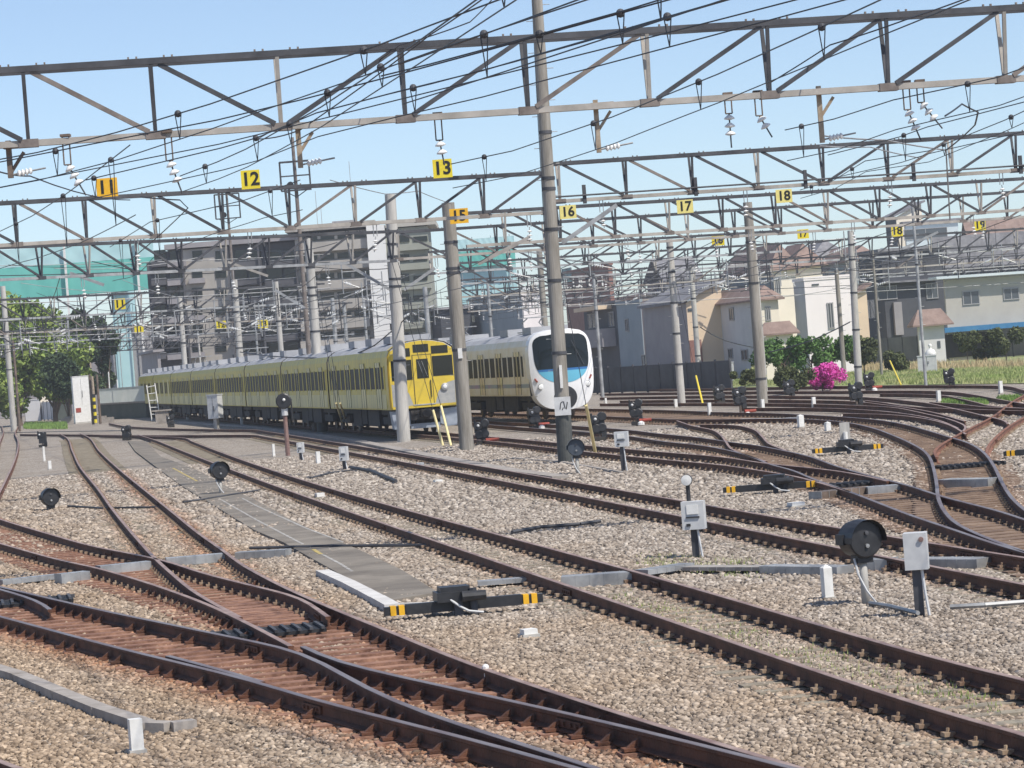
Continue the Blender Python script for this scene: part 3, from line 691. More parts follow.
def box_post(px, py, w, z0, z1, label, disc=False, red=False, white_side=False):
    p = base(px, py); t = thing('equipment_box', p, R(-12), label, 'equipment box', 'grey equipment boxes on posts')
    b = MB(); b.box(-.06, -.04, -.1, .04, .04, z0 + .05); b.build('post', M['steel'], t)
    b = MB(); b.box(-w / 2, -.11, z0, w / 2, .11, z1); bx = b.build('box', M['greybox'], t)
    if disc is not None:
        b = MB(); b.box(-w * .26, -.122, z0 + (z1 - z0) * .55, w * .26, -.112, z0 + (z1 - z0) * .88); b.build('panel', M['white'], bx)
        b = MB(); b.box(-w * .3, -.13, z0 + (z1 - z0) * .42, w * .3, -.112, z0 + (z1 - z0) * .47); b.box(-w * .3, -.13, z0 + .05, -w * .12, -.112, z0 + .09); b.build('latch', M['black'], bx)
    b = MB(); b.path([Vector((.05, -.05, z0)), Vector((.07, -.07, z0 * .5)), Vector((.1, -.1, 0))], .018, 6); b.build('cable', M['greybox'], t)
    if disc:
        b = MB(); b.tube((-w * .22, .1, z0), (-w * .22, .1, z1 + .28), .032, .032, 8); st = b.build('lamp_post', M['black'], t)
        b = MB(); b.lathe([(.075, .1), (.085, .02), (.085, 0), (.075, -.015)], (-w * .22, .02, z1 + .31), (0, 1, 0), 18); b.build('lamp', M['black'], st)
        b = MB(); b.lathe([(.078, 0), (.076, -.012), (.02, -.02)], (-w * .22, .0, z1 + .31), (0, 1, 0), 18); b.build('lens', M['white'], st)
    if red:
        b = MB(); b.lathe([(.028, 0), (.028, -.02), (.01, -.022)], (w * .28, -.112, z1 - .07), (0, 1, 0), 12); b.build('lens', M['rustpost'], bx)
box_post(697, 557, .33, .41, .82, 'grey box on a post topped by a white round lamp, between the diagonal tracks', disc=True)
box_post(921, 615, .25, .50, .90, 'tall grey box with a small dark red spot right of the big black signal', disc=None, red=True)
box_post(624, 471, .34, .62, 1.0, 'grey box on a post right of the faded navy signal')
box_post(345, 469, .25, .26, .70, 'grey box on a short post nearest the yellow train')
box_post(301.5, 460, .22, .26, .62, 'grey box on a short post right of the brown signal mast')
def cabinet(px, py, w, h, label, m='white', d=.5, legs=False, rz=-10):
    p = base(px, py); t = thing('relay_cabinet', p, R(rz), label, 'cabinet', 'trackside cabinets')
    b = MB(); b.box(-w / 2, -d / 2, .1 if not legs else h * .35, w / 2, d / 2, h); bx = b.build('body', M[m], t)
    b = MB(); b.box(-w / 2 - .03, -d / 2 - .03, h, w / 2 + .03, d / 2 + .03, h + .05); b.build('lid', M[m], t)
    b = MB(); b.box(-w / 2, -d / 2, -.1, w / 2, d / 2, .1) if not legs else b.box(-.12, -.12, -.1, .12, .12, h * .35); b.build('plinth', M['concrete'], t)
    b = MB(); b.box(-.01, -d / 2 - .008, h * .4, .01, -d / 2, h * .95); b.box(.06, -d / 2 - .03, h * .55, .1, -d / 2, h * .7); b.build('door_seam', M['steel'], bx)
    return t, bx
t_, bx_ = cabinet(83, 423, 1.45, 4.1, 'tall white cabinet beside a yellow and black striped pole', rz=22)
b = MB(); b.box(-.6, -.27, .95, -.15, -.252, 1.35); b.build('notice', M['red'], bx_)
cabinet(173, 417.5, .55, 1.05, 'small white cabinet left of the grey one under the train side')
cabinet(217, 431, .75, 2.1, 'blue grey cabinet on a stalk in front of the long yellow train', m='greybox', legs=True, rz=-30)
cabinet(698 + 30, 383, .9, 1.4, 'grey white cabinet by the fence left of the bushes', m='greybox')
t_, bx_ = cabinet(928, 373, 1.15, 1.05, 'wide grey utility cabinet with a white dome before the dark house', m='greybox', d=.8)
b = MB(); b.lathe([(.36, 1.08), (.35, 1.22), (.24, 1.42), (.07, 1.5), (.07, 1.6), (.13, 1.7), (.06, 1.8)], (.25, 0, 0), (0, 0, 1), 14); b.build('dome', M['white'], bx_, True)
# striped pole beside the cabinet
p = base(96, 424); t = thing('striped_pole', p, 0, 'rusty pole with yellow and black stripes beside the tall white cabinet', 'pole')
b = MB(); b.tube((-.25, .2, -.1), (-.25, .2, 4.2), .12, .1, 8); b.tube((.35, .2, -.1), (.35, .2, 4.1), .11, .1, 8); b.build('post', M['steelrust'], t)
for k in range(8):
    b = MB(); b.tube((0, -.1, .1 + k * .3), (0, -.1, .4 + k * .3), .13, .13, 10); b.build('stripe', M['signy' if k % 2 == 0 else 'black'], t)
b = MB(); b.tube((0, -.1, 2.5), (0, -.1, 4.0), .12, .1, 10); b.build('post', M['drop'], t)
for (px, py) in ((72, 423), (103, 423)):
    p = base(px, py); b = MB(); b.box(-.9, -.5, -.1, .9, .5, .45); b.box(-.6, -.3, .45, .3, .3, .6)
    tag(b.build('concrete_block', M['trough'], loc=p), 'low concrete block %s the tall white cabinet' % ('at the left foot of' if px < 90 else 'at the right foot of'), 'concrete block')
# brown signal mast
p = base(288, 455); t = thing('signal_mast', p, 0, 'brown based signal mast with a black head before the yellow train', 'railway signal')
b = MB(); b.tube((0, 0, -.1), (0, 0, 1.5), .09, .08, 8); b.build('post', M['rustpost'], t)
b = MB(); b.tube((0, 0, 1.5), (0, 0, 2.2), .12, .12, 8); b.build('collar', M['greybox'], t)
b = MB(); b.lathe([(.2, .25), (.3, .15), (.3, 0), (.26, -.03)], (0, -.15, 2.05), (0, 1, 0), 14); b.box(.25, -.05, 1.3, .3, .05, 2.1); h = b.build('head', M['black'], t)
b = MB(); b.ball((.02, -.2, 2.1), .06, 8); b.build('lens', M['white'], h)

# point machines with yellow banded bars
def point_machine(px0, px1, label, body=.5, mid=.45):
    a, b_ = base(*px0), base(*px1); d = (b_ - a); L = d.length; rz = math.atan2(d.y, d.x)
    t = thing('point_machine', (a + b_) / 2, rz, label, 'point machine', 'black point machines with yellow banded ends')
    b = MB(); b.box(-L / 2 + .18, -.06, .06, L / 2 - .18, .06, .19); bb = b.build('beam', M['black'], t)
    for s_ in (-1, 1):
        for k in (0, 1):
            b = MB(); x = s_ * (L / 2 - .16 + k * .105); b.box(min(x, x + s_ * .07), -.065, .065, max(x, x + s_ * .07), .065, .185); b.build('yellow_band', M['signo'], bb)
        x = s_ * (L / 2 - .09); b = MB(); b.box(x - .18, -.05, .07, x + .18, .05, .175); b.build('beam_end', M['black'], t)
    m_ = -L / 2 + L * mid
    b = MB(); b.box(m_ - body / 2, -.16, .18, m_ + body / 2, .28, .30); b.box(m_ - body / 2 + .05, -.1, .30, m_ + body / 2 - .08, .22, .36)
    b.tube((m_ + .05, -.2, .24), (m_ + .35 * body / .5, -.2, .24), .07, .06, 10); b.build('motor_case', M['black'], t)
    b = MB(); b.tube((m_ + .2, -.12, .0), (m_ + .2, -.12, .33), .05, .05, 8); b.box(m_ - .04, -.15, 0, m_ + .06, -.06, .2); b.build('crank', M['steel'], t)
    b = MB(); b.path([Vector(q) for q in ((m_ - .1, -.14, .22), (m_ + .02, -.2, .12), (m_ + .12, -.24, .06), (m_ + .3, -.26, .03))], .016, 6); b.build('cable', M['greybox'], t)
    return t
point_machine((392, 621), (536, 608), 'black point machine with orange yellow banded bar beside the grey path')
point_machine((728, 496), (815, 490), 'black point machine with yellow bands above the second diagonal track', .55, .55)
point_machine((816, 456), (880, 451), 'black point machine with yellow bands below the round shouldered marker', .5, .5)
point_machine((1008, 459), (1085, 454), 'point machine with a yellow end cut by the right edge', .5, .6)
p = base(846, 449); t = thing('cable_riser', p, 0, 'grey cable riser pipe standing on the far point machine', 'pipe')
b = MB(); b.box(-.13, -.05, 0, .13, .05, .7); b.build('pipe', M['concrete'], t); b = MB(); b.tube((.0, -.1, 0), (.0, -.1, .45), .06, .06, 8); b.build('elbow', M['white'], t)
# small hose / cables lying on the ballast
def ground_cable(pts, r, label, m='steel'):
    P = [G(x, y, GZ + r + .01) for x, y in pts]; b = MB(); b.path(P, r, 6); tag(b.build('ground_cable', M[m]), label, 'cable', 'cables lying on the ballast')
ground_cable([(950, 607), (985, 605), (1024, 602), (1060, 599)], .03, 'grey cable on the gravel at the right edge', 'galv')
ground_cable([(350, 467), (372, 471), (396, 481)], .05, 'dark hose lying behind the box nearest the yellow train')
ground_cable([(310, 478), (330, 473), (352, 470)], .03, 'thin dark cable left of the box nearest the yellow train')
ground_cable([(870, 603), (890, 606), (918, 613)], .025, 'grey cable from the big signal to the tall grey box', 'galv')
ground_cable([(512, 532), (540, 527), (580, 524), (600, 521)], .035, 'dark half buried cable in the gravel between the diagonal tracks')
ground_cable([(68, 506), (100, 508), (160, 507)], .03, 'dark cable crossing under the left ladder track')
ground_cable([(183, 502), (205, 499), (260, 490)], .03, 'dark cable laid across the grey path')
ground_cable([(250, 548), (330, 546), (440, 545)], .03, 'long thin cable across the path bend')
# rail foot mounted white lamp
p = G(487, 686, GZ); t = thing('rail_lubricator', p, 0, 'small white capped fitting inside the near turnout', 'fitting')
b = MB(); b.box(-.06, -.05, .0, .06, .05, .04); b.tube((0, 0, .04), (0, 0, .17), .02, .02, 8); b.ball((0, 0, .18), .035, 8); b.build('fitting', M['white'], t)

# ------------------------------------------------------------------ poles
POLES = {}
def pole(px, py, h, r0, r1, label, m='concrete', bands=(), lean=0, name='concrete_pole', low=None, ring='steel'):
    p = base(px, py); t = thing(name, p, 0, label, 'pole', 'overhead line poles')
    t.rotation_euler = (0, lean, 0)
    b = MB(); b.tube((0, 0, -.3), (0, 0, h), r0, r1, 20); b.build('shaft', M[m], t, False)
    for z in bands:
        r = r0 + (r1 - r0) * z / h + .018
        b = MB(); b.tube((0, 0, z), (0, 0, z + .09), r, r, 20); b.build('band', M[ring], t)
    if low:
        b = MB(); b.tube((0, 0, 0), (0, 0, low), r0 + .012, r0 + .01, 20); b.build('wrap', M['poleblack'], t)
    # climbing steps
    b = MB(); z = 2.6
    k = 0
    while z < h - .6:
        s_ = 1 if k % 2 else -1; b.tube((s_ * r1 * .8, 0, z), (s_ * (r0 + .13), 0, z), .011, .011, 5); z += .45; k += 1
    b.build('climbing_steps', M['galv'], t)
    POLES[label] = (t, p, h); return t
p1 = pole(566, 462, 13.8, .215, .15, 'tallest concrete pole, standing before the white train', 'poledark', (3.05, 5.1, 6.55, 7.7, 8.0, 9.3), R(.8), low=1.35)
b = MB(); b.box(-.23, -.27, 1.33, .23, -.25, 1.85); sg = b.build('sign_plate', M['greybox'], p1)
b = MB()
for (x0, z0, x1, z1) in ((-.08, 1.5, -.05, 1.68), (-.05, 1.68, .01, 1.72), (.03, 1.72, .07, 1.52), (.1, 1.5, .14, 1.7), (-.02, 1.48, .02, 1.55)):
    b.bar((x0, -.275, z0), (x1, -.275, z1), .006, .025)
b.build('marking', M['black'], sg)
b = MB(); b.box(-.03, -.26, 2.1, .05, -.22, 2.75); b.build('name_plate', M['white'], p1)
p2 = pole(467, 450, 8.5, .25, .22, 'dark concrete pole overlapping the right end of the yellow train', 'poledark', (3.4, 6.05, 6.2, 7.1))
b = MB(); b.box(-.05, -.28, 3.15, .1, -.25, 3.5); b.build('name_plate', M['white'], p2)
p3 = pole(404, 441, 9.95, .27, .22, 'pale concrete pole in front of the yellow cab', 'concrete', (3.2, 6.2, 6.5, 7.4, 7.9), R(1.2))
p4 = pole(763, 407, 9.0, .24, .2, 'bare leaning concrete pole right of the white train', 'poledark', (1.2, 5.4, 7.2))
p5 = pole(682, 406, 8.15, .19, .16, 'slim concrete pole with grey boxes beside the yellow guard tube', 'concrete', (2, 3.5, 5, 6.5, 7.7))
p6 = pole(700, 385, 8.4, .2, .17, 'thin far concrete pole in front of the peach gabled house', 'concrete', (2, 4, 6))
p7 = pole(551, 405, 9.1, .2, .17, 'dark slim pole just left of the tallest one', 'poledark', (6, 7.5))
p8 = pole(859, 386, 8.4, .21, .17, 'concrete pole right of the pink azalea', 'concrete', (1, 3, 5, 6.8, 7.6), R(1.2))
p9 = pole(323, 432, 9.7, .27, .21, 'pale concrete pole of a pair on the left of the yellow cab', 'concrete', (3, 5, 6.8, 7.2, 8.2), low=1.2)
pole(189, 419, 9.6, .22, .2, 'concrete pole behind the white ladder', 'concrete', (3, 6, 7.5))
pole(14, 431, 11.9, .25, .22, 'pale concrete pole at the extreme left', 'concrete', (5, 8))
pole(52, 416, 8.4, .2, .17, 'pale thin concrete pole among the left trees', 'concrete', (3, 6))
pole(20, 431, 7.3, .11, .1, 'thin brown pole beside the extreme left one', 'steelrust', name='steel_pole')
pole(94, 416, 6.4, .17, .14, 'brown wooden looking pole above the tall white cabinet', 'drop', (3, 5))
pole(245, 420, 9.8, .26, .22, 'grey concrete pole that carries the left hand lamp mast', 'concrete', (3, 5, 7.5, 8.5))
pole(287, 427, 8.3, .16, .14, 'thin grey pole between the paired poles on the left', 'concrete', (3, 6))
pole(341, 411, 8.2, .16, .14, 'thin pole half hidden behind the yellow train', 'galv', (5,))
pole(352, 409, 8.0, .14, .13, 'second thin pole half hidden behind the yellow train', 'galv', (5,))
pole(882, 377, 7.8, .09, .075, 'slender street lamp pole right of the azalea', 'poledark', name='steel_pole')
pole(926, 386, 9.4, .08, .07, 'slender pole rising before the dark grey house', 'galv', (6, 8))
pole(765 + 0, 392, 8.4, .16, .14, 'thin far pole hidden beside the bare leaning pole', 'concrete')
pole(845, 384, 6.5, .14, .12, 'short thin pole left of the concrete pole by the azalea', 'poledark')
pole(436, 432, 6.4, .12, .1, 'thin post beside the yellow cab roof', 'galv', (4,))
for (px, py, h, lb) in ((36, 414, 6.0, 'short thin post in the left thicket, nearer the edge'), (60, 414, 6.5, 'short thin post in the left thicket, middle one'), (72, 412, 5.0, 'short thin post in the left thicket, right one'), (118, 412, 9.5, 'thin post before the teal netting'), (142, 411, 9.8, 'thin post at the right edge of the teal netting'),
                        (163, 410, 7.5, 'slender post left of the ladder pole'), (204, 410, 7.5, 'slender post right of the ladder pole'), (262, 409, 8.0, 'slender post right of the left lamp mast'), (372, 408, 8.2, 'slender post left of the pale cab pole'), (497, 405, 8.0, 'slender post above the roof of the white train'), (603, 400, 7.6, 'slender post by the balcony house'), ):
    pole(px, py, h, .11, .09, lb, rnd.choice(['galv', 'steel', 'concrete']), (h * .7,))
# lamp masts with square cages
def lamp_mast(px, py, h, label, cage=1.45, m='mastbrown', off=0):
    p = base(px, py); t = thing('lamp_mast', p, 0, label, 'lamp mast', 'floodlight masts with square cages')
    b = MB(); b.tube((0, 0, -.2), (0, 0, h), .15, .085, 10); b.build('mast', M[m], t)
    b = MB(); c = cage / 2; z0, z1 = h - off - cage * 1.05, h - off - .1
    for x in (-c, 0, c): b.box(x - .035, -.27, z0, x + .035, -.23, z1)
    for z in (z0, (z0 + z1) / 2, z1): b.box(-c, -.275, z - .035, c, -.225, z + .035)
    for s_ in (-1, 1):
        b.bar((0, -.05, z0 - .35), (s_ * c * .8, -.25, z0), .04, .04)
        b.box(s_ * c - .02, -.27, z0 - .02, s_ * c + .02, .3, z0 + .02); b.box(s_ * c - .02, -.27, z1 - .02, s_ * c + .02, .3, z1 + .02); b.box(s_ * c - .02, .27, z0, s_ * c + .02, .3, z1)
    b.box(-c, .27, z0, c, .3, z0 + .03); b.box(-c, .27, z1 - .03, c, .3, z1); b.box(-c, -.25, z0 - .02, c, .3, z0 - .01)
    b.build('cage', M['steel'], t)
    b = MB(); b.tube((-.28, -.15, z0 + .25), (-.28, .15, z0 + .35), .2, .14, 12); b.build('floodlight', M['steel'], t)
lamp_mast(315, 431, 15.1, 'taller brown lamp mast with a square cage, left of the yellow cab', 1.5, off=1.15)
lamp_mast(244, 419, 16.2, 'more distant lamp mast with a square cage over the apartment block', 1.75)

# guy wires with coloured guard tubes
def guy(px0, px1, px2, Y, label, m='guard'):
    a = base(*px0); b1 = AY(px1[0], px1[1], Y); c1 = AY(px2[0], px2[1], Y)
    t = thing('guy_wire', a, 0, label, 'guy wire', 'guy wires with coloured guard tubes')
    b = MB(); b.tube((0, 0, 0), b1 - a, .05, .045, 8); b.build('guard_tube', M[m], t)
    b = MB(); b.tube(b1 - a, c1 - a, .012, .012, 5); b.build('wire', M['wire'], t)
guy((443, 446), (433, 410), (392, 262), 112, 'left cream guard tube of the pair before the yellow cab')
guy((451, 446), (441, 406), (398, 262), 112, 'right cream guard tube of the pair before the yellow cab')
guy((345, 430), (336, 403), (316, 290), 130, 'left cream guard tube in front of the yellow train side')
guy((349, 430), (340, 403), (320, 290), 130, 'right cream guard tube in front of the yellow train side')
guy((596, 456), (586, 405), (557, 250), 87, 'long cream guard tube below the headlight of the white train')
guy((703, 405), (696, 376), (672, 262), 150, 'yellow guard tube right of the slim concrete pole', 'guardy')
guy((901, 385), (890, 361), (866, 290), 167, 'yellow guard tube before the dark house', 'guardy')

# ------------------------------------------------------------------ gantry beams
BEAMS = []
def beam(pa, pb, zt, depth, label, posts=2.0, flip=None, pipe=False, th=.1, ph=0.0, gap=.2, col='steel', low='chord'):
    a, b_ = G(pa[0], pa[1], zt), G(pb[0], pb[1], zt); d = b_ - a; L = d.length; rz = math.atan2(d.y, d.x)
    o = a.copy(); o.z = 0
    t = thing('gantry_beam', o, rz, label, 'gantry beam', 'lattice beams spanning the tracks')
    zb = zt - depth
    for s_ in (-1, 1):
        b = MB(); b.box(0, s_ * gap - .03, zt - th / 2, L, s_ * gap + .03, zt + th / 2); b.build('top_chord', M[col], t)
    b = MB(); b.box(0, -.07, zb - th * .55, L, .07, zb + th * .45); b.build('bottom_chord', M[low], t)  # paler steel here stands in for sun on the bottom chord
    n = int(L / posts); fl = flip if flip is not None else n // 3
    for i in range(n + 1):
        x = ph + i * posts
        if x > L: break
        b = MB()
        for s_ in (-1, 1): b.bar((x, s_ * gap, zt - th / 2), (x, s_ * .04, zb + th * .45), .05, .06)
        b.build('post', M['chord' if (i * 7) % 3 == 0 and col == 'steel' else col], t)
        if x + posts > L: continue
        b = MB()
        if i < fl: b.bar((x + .12, -gap * .9, zt - .05), (x + posts - .1, -.07, zb + .05), .055, .075)
        else: b.bar((x + .12, -.07, zb + .05), (x + posts - .1, -gap * .9, zt - .05), .055, .075)
        b.build('diagonal', M['mastbrown' if low == 'chord' and i % 4 == 1 else col], t)
    # gusset plates & bolt groups
    g = MB()
    for i in range(n + 1):
        x = ph + i * posts
        if x > L: break
        g.box(x - .16, -.085, zb - th * .7, x + .16, .085, zb + th * .6)
        for k in (-.35, -.22, .22, .35): g.box(x + k - .015, -gap - .02, zt + th / 2, x + k + .015, -gap + .02, zt + th / 2 + .035)
    g.build('gusset', M['mastbrown' if low == 'chord' else 'steel'], t)
    if pipe:
        b = MB()
        x = 1.0
        while x < L: b.box(x - .05, -.16, zb - .12, x + .05, -.09, zb + .42); x += 3.3
        b.build('cable_bracket', M['steel'], t)
        b = MB(); b.tube((0, -.2, zb + .12), (L, -.2, zb + .12), .025, .025, 8); b.build('conduit', M['steel'], t)
    BEAMS.append((t, a, b_, zt, depth)); return t
beam((-125, 79.5), (1450, -18.3), 8.13, 1.17, 'nearest lattice beam spanning the whole top of the view', 2.03, 3, th=.10, ph=.30)
beam((-90, 208.5), (545, 173), 8.25, 1.16, 'second beam, left span carrying the plates 11, 12 and 13', 1.97, 5, ph=.9)
beam((547, 164.5), (1300, 115), 8.35, 1.08, 'second beam, right span starting at the tallest pole', 1.97, 4, pipe=True, ph=.3)
beam((464, 213.5), (1260, 164), 7.9, 1.12, 'third beam carrying the plates 15 to 18', 2.0, 9, ph=1.4)
beam((-60, 250), (395, 231.5), 8.1, 1.13, 'beam behind the left span, ending at the pale cab pole', 2.0, 5, low='galv')
beam((397, 232.5), (1260, 176), 8.1, 1.05, 'fourth beam from the pale cab pole to the right edge', 2.0, 10)
beam((455, 263.5), (1090, 224.5), 7.95, 1.1, 'fifth beam over the white train', 2.0, 5, low='galv')
beam((448, 281), (1090, 239.5), 7.95, 1.08, 'sixth beam over the white train', 2.0, 6, low='chord')
beam((460, 291), (1090, 251), 7.9, 1.05, 'seventh beam, farther over the roofs on the right', 2.0, 4, low='galv')
beam((468, 300), (1060, 262), 7.9, 1.0, 'farthest beam in front of the right hand houses', 2.0, 4)
beam((-40, 302), (322, 284), 7.9, 1.05, 'third beam on the left, before the apartment block', 2.0, 4, low='galv')
beam((-40, 321), (350, 303), 7.7, .95, 'fourth beam on the left, above the long train', 2.0, 6, low='chord')
beam((-40, 334), (330, 316), 7.6, .95, 'farthest beam on the left', 2.0, 6, low='galv')

beam((-40, 349), (300, 333), 7.2, .9, 'lowest and most distant beam just over the train roofs on the left', 2.0, 3, low='steel')
beam((640, 286), (1060, 262), 7.6, .95, 'most distant beam low over the right hand houses', 2.0, 3, low='steel')
beam((430, 252), (780, 231), 8.0, 1.0, 'short beam over the white train between fourth and fifth beams', 2.0, 3, low='galv')
# braces from poles up to the beams
def brace(pa, pb, Y, label, m='galv'):
    a, b_ = AY(pa[0], pa[1], Y), AY(pb[0], pb[1], Y); b = MB(); b.bar((0, 0, 0), b_ - a, .09, .12)
    tag(b.build('brace', M[m], loc=a), label, 'brace', 'diagonal braces between poles and beams')
brace((345, 263), (389, 289), 124, 'pale brace on the left of the pale cab pole')
brace((435, 268), (404, 290), 123, 'pale brace on the right of the pale cab pole')
brace((617, 205), (562, 243), 87, 'long pale brace from the tallest pole to the second beam')
brace((530, 237), (478, 264), 104, 'pale brace between the dark pole and the third beam', 'chord')
brace((228, 262), (268, 276), 150, 'cream brace over the apartment balconies, upper left', 'chord')
brace((275, 290), (305, 308), 150, 'pale brace at the paired poles')
brace((182, 303), (228, 325), 190, 'cream brace above the left train cars', 'chord')
brace((70, 273), (104, 285), 120, 'pale brace against the teal netting')
brace((900, 250), (938, 232), 160, 'white brace above the dark house')

# number plates
def plate(px, py, Y, txt, label, m='signy', w=.57, h=.52):
    c = AY(px, py, Y); t = thing('number_plate', c - Vector((0, 0, h / 2)), 0, label, 'number plate', 'yellow number plates on the beams')
    b = MB(); b.box(-w / 2, -.012, 0, w / 2, .012, h); b.build('board', M[m], t)
    cu = bpy.data.curves.new('numeral', 'FONT'); cu.body = txt; cu.size = h * .98; cu.align_x = 'CENTER'; cu.align_y = 'CENTER'; cu.extrude = .004; cu.offset = .012 * h / .5
    tmp = bpy.data.objects.new('numeral_curve', cu); C.objects.link(tmp)
    me = bpy.data.meshes.new_from_object(tmp, depsgraph=bpy.context.evaluated_depsgraph_get()); bpy.data.objects.remove(tmp)
    me.name = 'numeral'; me.materials.clear(); me.materials.append(M['digit'])
    o = bpy.data.objects.new('numeral', me); C.objects.link(o); o.parent = t; o.rotation_euler = (R(90), 0, 0); o.location = (0, -.018, h / 2)
plate(107, 187.5, 84, '11', 'orange number plate reading 11', 'signo', .58, .52)
plate(250.5, 179.5, 84.8, '12', 'yellow number plate reading 12', w=.52)
plate(442.5, 168.5, 85.5, '13', 'yellow number plate reading 13', w=.54)
plate(459, 216, 102, '15', 'yellow number plate reading 15 by the dark pole', 'signo', .62, .5)
plate(568, 212, 104.2, '16', 'faded pale yellow number plate reading 16 beside the tallest pole', 'palesign', .56, .46)
plate(685, 206.5, 104.8, '17', 'faded pale yellow number plate reading 17', 'palesign', .56, .46)
plate(784, 196, 105.6, '18', 'faded pale yellow number plate reading 18', 'palesign', .56, .46)
plate(718, 240.5, 149, '16', 'small distant yellow plate left of the bare pole', w=.62, h=.5)
plate(803, 234, 165, '17', 'small distant yellow plate above the white house', w=.62, h=.5)
plate(897, 231, 168, '18', 'small distant yellow plate before the far roofs', w=.62, h=.6)
plate(980, 225, 170, '19', 'small distant yellow plate near the right edge', w=.62, h=.6)
plate(120, 304, 170, '11', 'small distant yellow plate against the left trees', 'signy', .6, .6)
plate(139, 329.5, 200, '11', 'tiny yellow plate above the tall white cabinet', w=.6, h=.45)
plate(221, 325, 190, '12', 'small distant yellow plate over the apartment balconies, left', w=.62, h=.5)
plate(263, 324, 190, '13', 'small distant yellow plate over the apartment balconies, right', w=.62, h=.5)

# ------------------------------------------------------------------ overhead wires
def line_y(px, x):
    P = sorted(px)
    for i in range(len(P) - 1):
        if P[i][0] <= x <= P[i + 1][0]: return P[i][1] + (P[i + 1][1] - P[i][1]) * (x - P[i][0]) / max(P[i + 1][0] - P[i][0], 1e-6)
    return None
def catenary(label, mpx, cpx, zm=5.55, zc=5.2, dis=5.0, rm=.0072, rc=.006, spool=.036, far=False):
    Mp = [G(x, y, zm) for x, y in mpx]; Cp = [G(x, y, zc) for x, y in cpx]
    def extend(P, k=1.0):
        d = (P[0] - P[1]).normalized(); return [P[0] + d * 14] + P
    if not far: Mp, Cp = extend(Mp), extend(Cp)
    fine = []
    for i in range(len(Mp) - 1):
        k = max(1, int((Mp[i + 1] - Mp[i]).length / 1.2)); fine += [Mp[i].lerp(Mp[i + 1], j / k) for j in range(k)]
    fine.append(Mp[-1]); last = None; dzs = []
    for m_ in fine:
        best = None
        for q in range(8, 96):
            dz = q * .0125; a_, b2 = pix(m_ - Vector((0, 0, dz - .0125))), pix(m_ - Vector((0, 0, dz)))
            ya, yb = line_y(cpx, a_[0]), line_y(cpx, b2[0])
            if ya is not None and yb is not None and (a_[1] - ya) * (b2[1] - yb) <= 0: best = dz; break
        dzs.append(best)
    known = [d for d in dzs if d is not None]; fill = sum(known) / len(known) if known else .35
    fill = min(fill, .6)
    dzs = [fill if d is None else d for d in dzs]
    for _ in range(6): dzs = [(dzs[max(i - 1, 0)] + dzs[i] + dzs[min(i + 1, len(dzs) - 1)]) / 3 for i in range(len(dzs))]
    Mp = fine; Cp = [m_ - Vector((0, 0, d)) for m_, d in zip(fine, dzs)]
    o = Mp[len(Mp) // 2].copy(); o.z = GZ
    t = thing('catenary_wire', o, 0, label, 'overhead wire', 'overhead wires above the tracks')
    b = MB(); b.path([p - o for p in Mp], rm, 5); b.build('messenger_wire', M['wire'], t)
    b = MB(); b.path([p - o for p in Cp], rc, 5); b.build('contact_wire', M['wire'], t)
    # droppers: every few metres along, joining messenger point to nearest contact point
    def along(P, s):
        for i in range(len(P) - 1):
            L = (P[i + 1] - P[i]).length
            if s <= L: return P[i].lerp(P[i + 1], s / L)
            s -= L
        return None
    def at_y(P, y):
        for i in range(len(P) - 1):
            if (P[i].y - y) * (P[i + 1].y - y) <= 0 and abs(P[i].y - P[i + 1].y) > 1e-6:
                return P[i].lerp(P[i + 1], (y - P[i].y) / (P[i + 1].y - P[i].y))
        return None
    s = 2.0
    while True:
        q = along(Mp, s)
        if q is None: break
        c = at_y(Cp, q.y)
        if c is not None and (c - q).length < 1.4:
            b = MB(); b.tube(q - o + V * .03, c - o, .005, .005, 4, False); b.tube(q - o - V * .03, c - o, .005, .005, 4, False)
            dr = b.build('dropper', M['wire'], t)
            b = MB(); b.ball(q - o, spool, 10); b.build('spool', M['steel'], dr)
        s += dis
    return t
catenary('overhead wire pair at the upper right, ending at plate 13',
         [(880,0),(813,31),(718,74),(612,117),(512,151),(451,164)], [(975,0),(850,46),(721,100),(594,150),(557,164),(500,181)], dis=4.6)
catenary('topmost overhead wire pair on the left, sloping to the left edge',
         [(498,0),(431,25),(376,46),(336,60),(256,88),(210,104),(116,132.5),(37,152.5),(-20,163)], [(560,3),(481,29),(416,54),(351,80),(256,111),(235,119),(120,156),(37,182.5),(-20,196)])
catenary('second overhead wire pair from the top on the left',
         [(560,30),(481,52),(396,75),(300,100),(217,120),(92,144),(-10,164)], [(620,45),(512,76),(422,90),(361,103),(256,126),(217,137),(125,162),(-10,197)], dis=5.5)
catenary('third overhead wire pair on the left, reaching the insulator left of plate 11',
         [(560,48),(481,71),(396,92),(316,113),(256,138),(221,148),(120,172),(86,180)], [(600,37),(512,69),(422,100),(356,126),(286,150),(224,171),(175,189)])
catenary('steep overhead wire pair crossing the left part of the nearest beam',
         [(476,0),(416,43),(365,78),(321,107),(278,131),(246,149),(217,162),(180,176)], [(512,1),(456,40),(416,63),(363,98),(313,131),(278,151),(256,165),(222,188)], dis=5.5)
catenary('overhead wire pair crossing the tallest pole near the top edge',
         [(659,0),(623,11),(572,25),(512,42),(430,64),(381,76)], [(691,0),(632,25),(594,40),(512,63),(430,83),(361,103)], dis=3.5)
catenary('overhead wire pair passing right above the tallest pole base line',
         [(577,0),(512,24),(451,46),(400,64)], [(731,0),(672,15),(623,29),(574,45),(512,69)], dis=3.5)
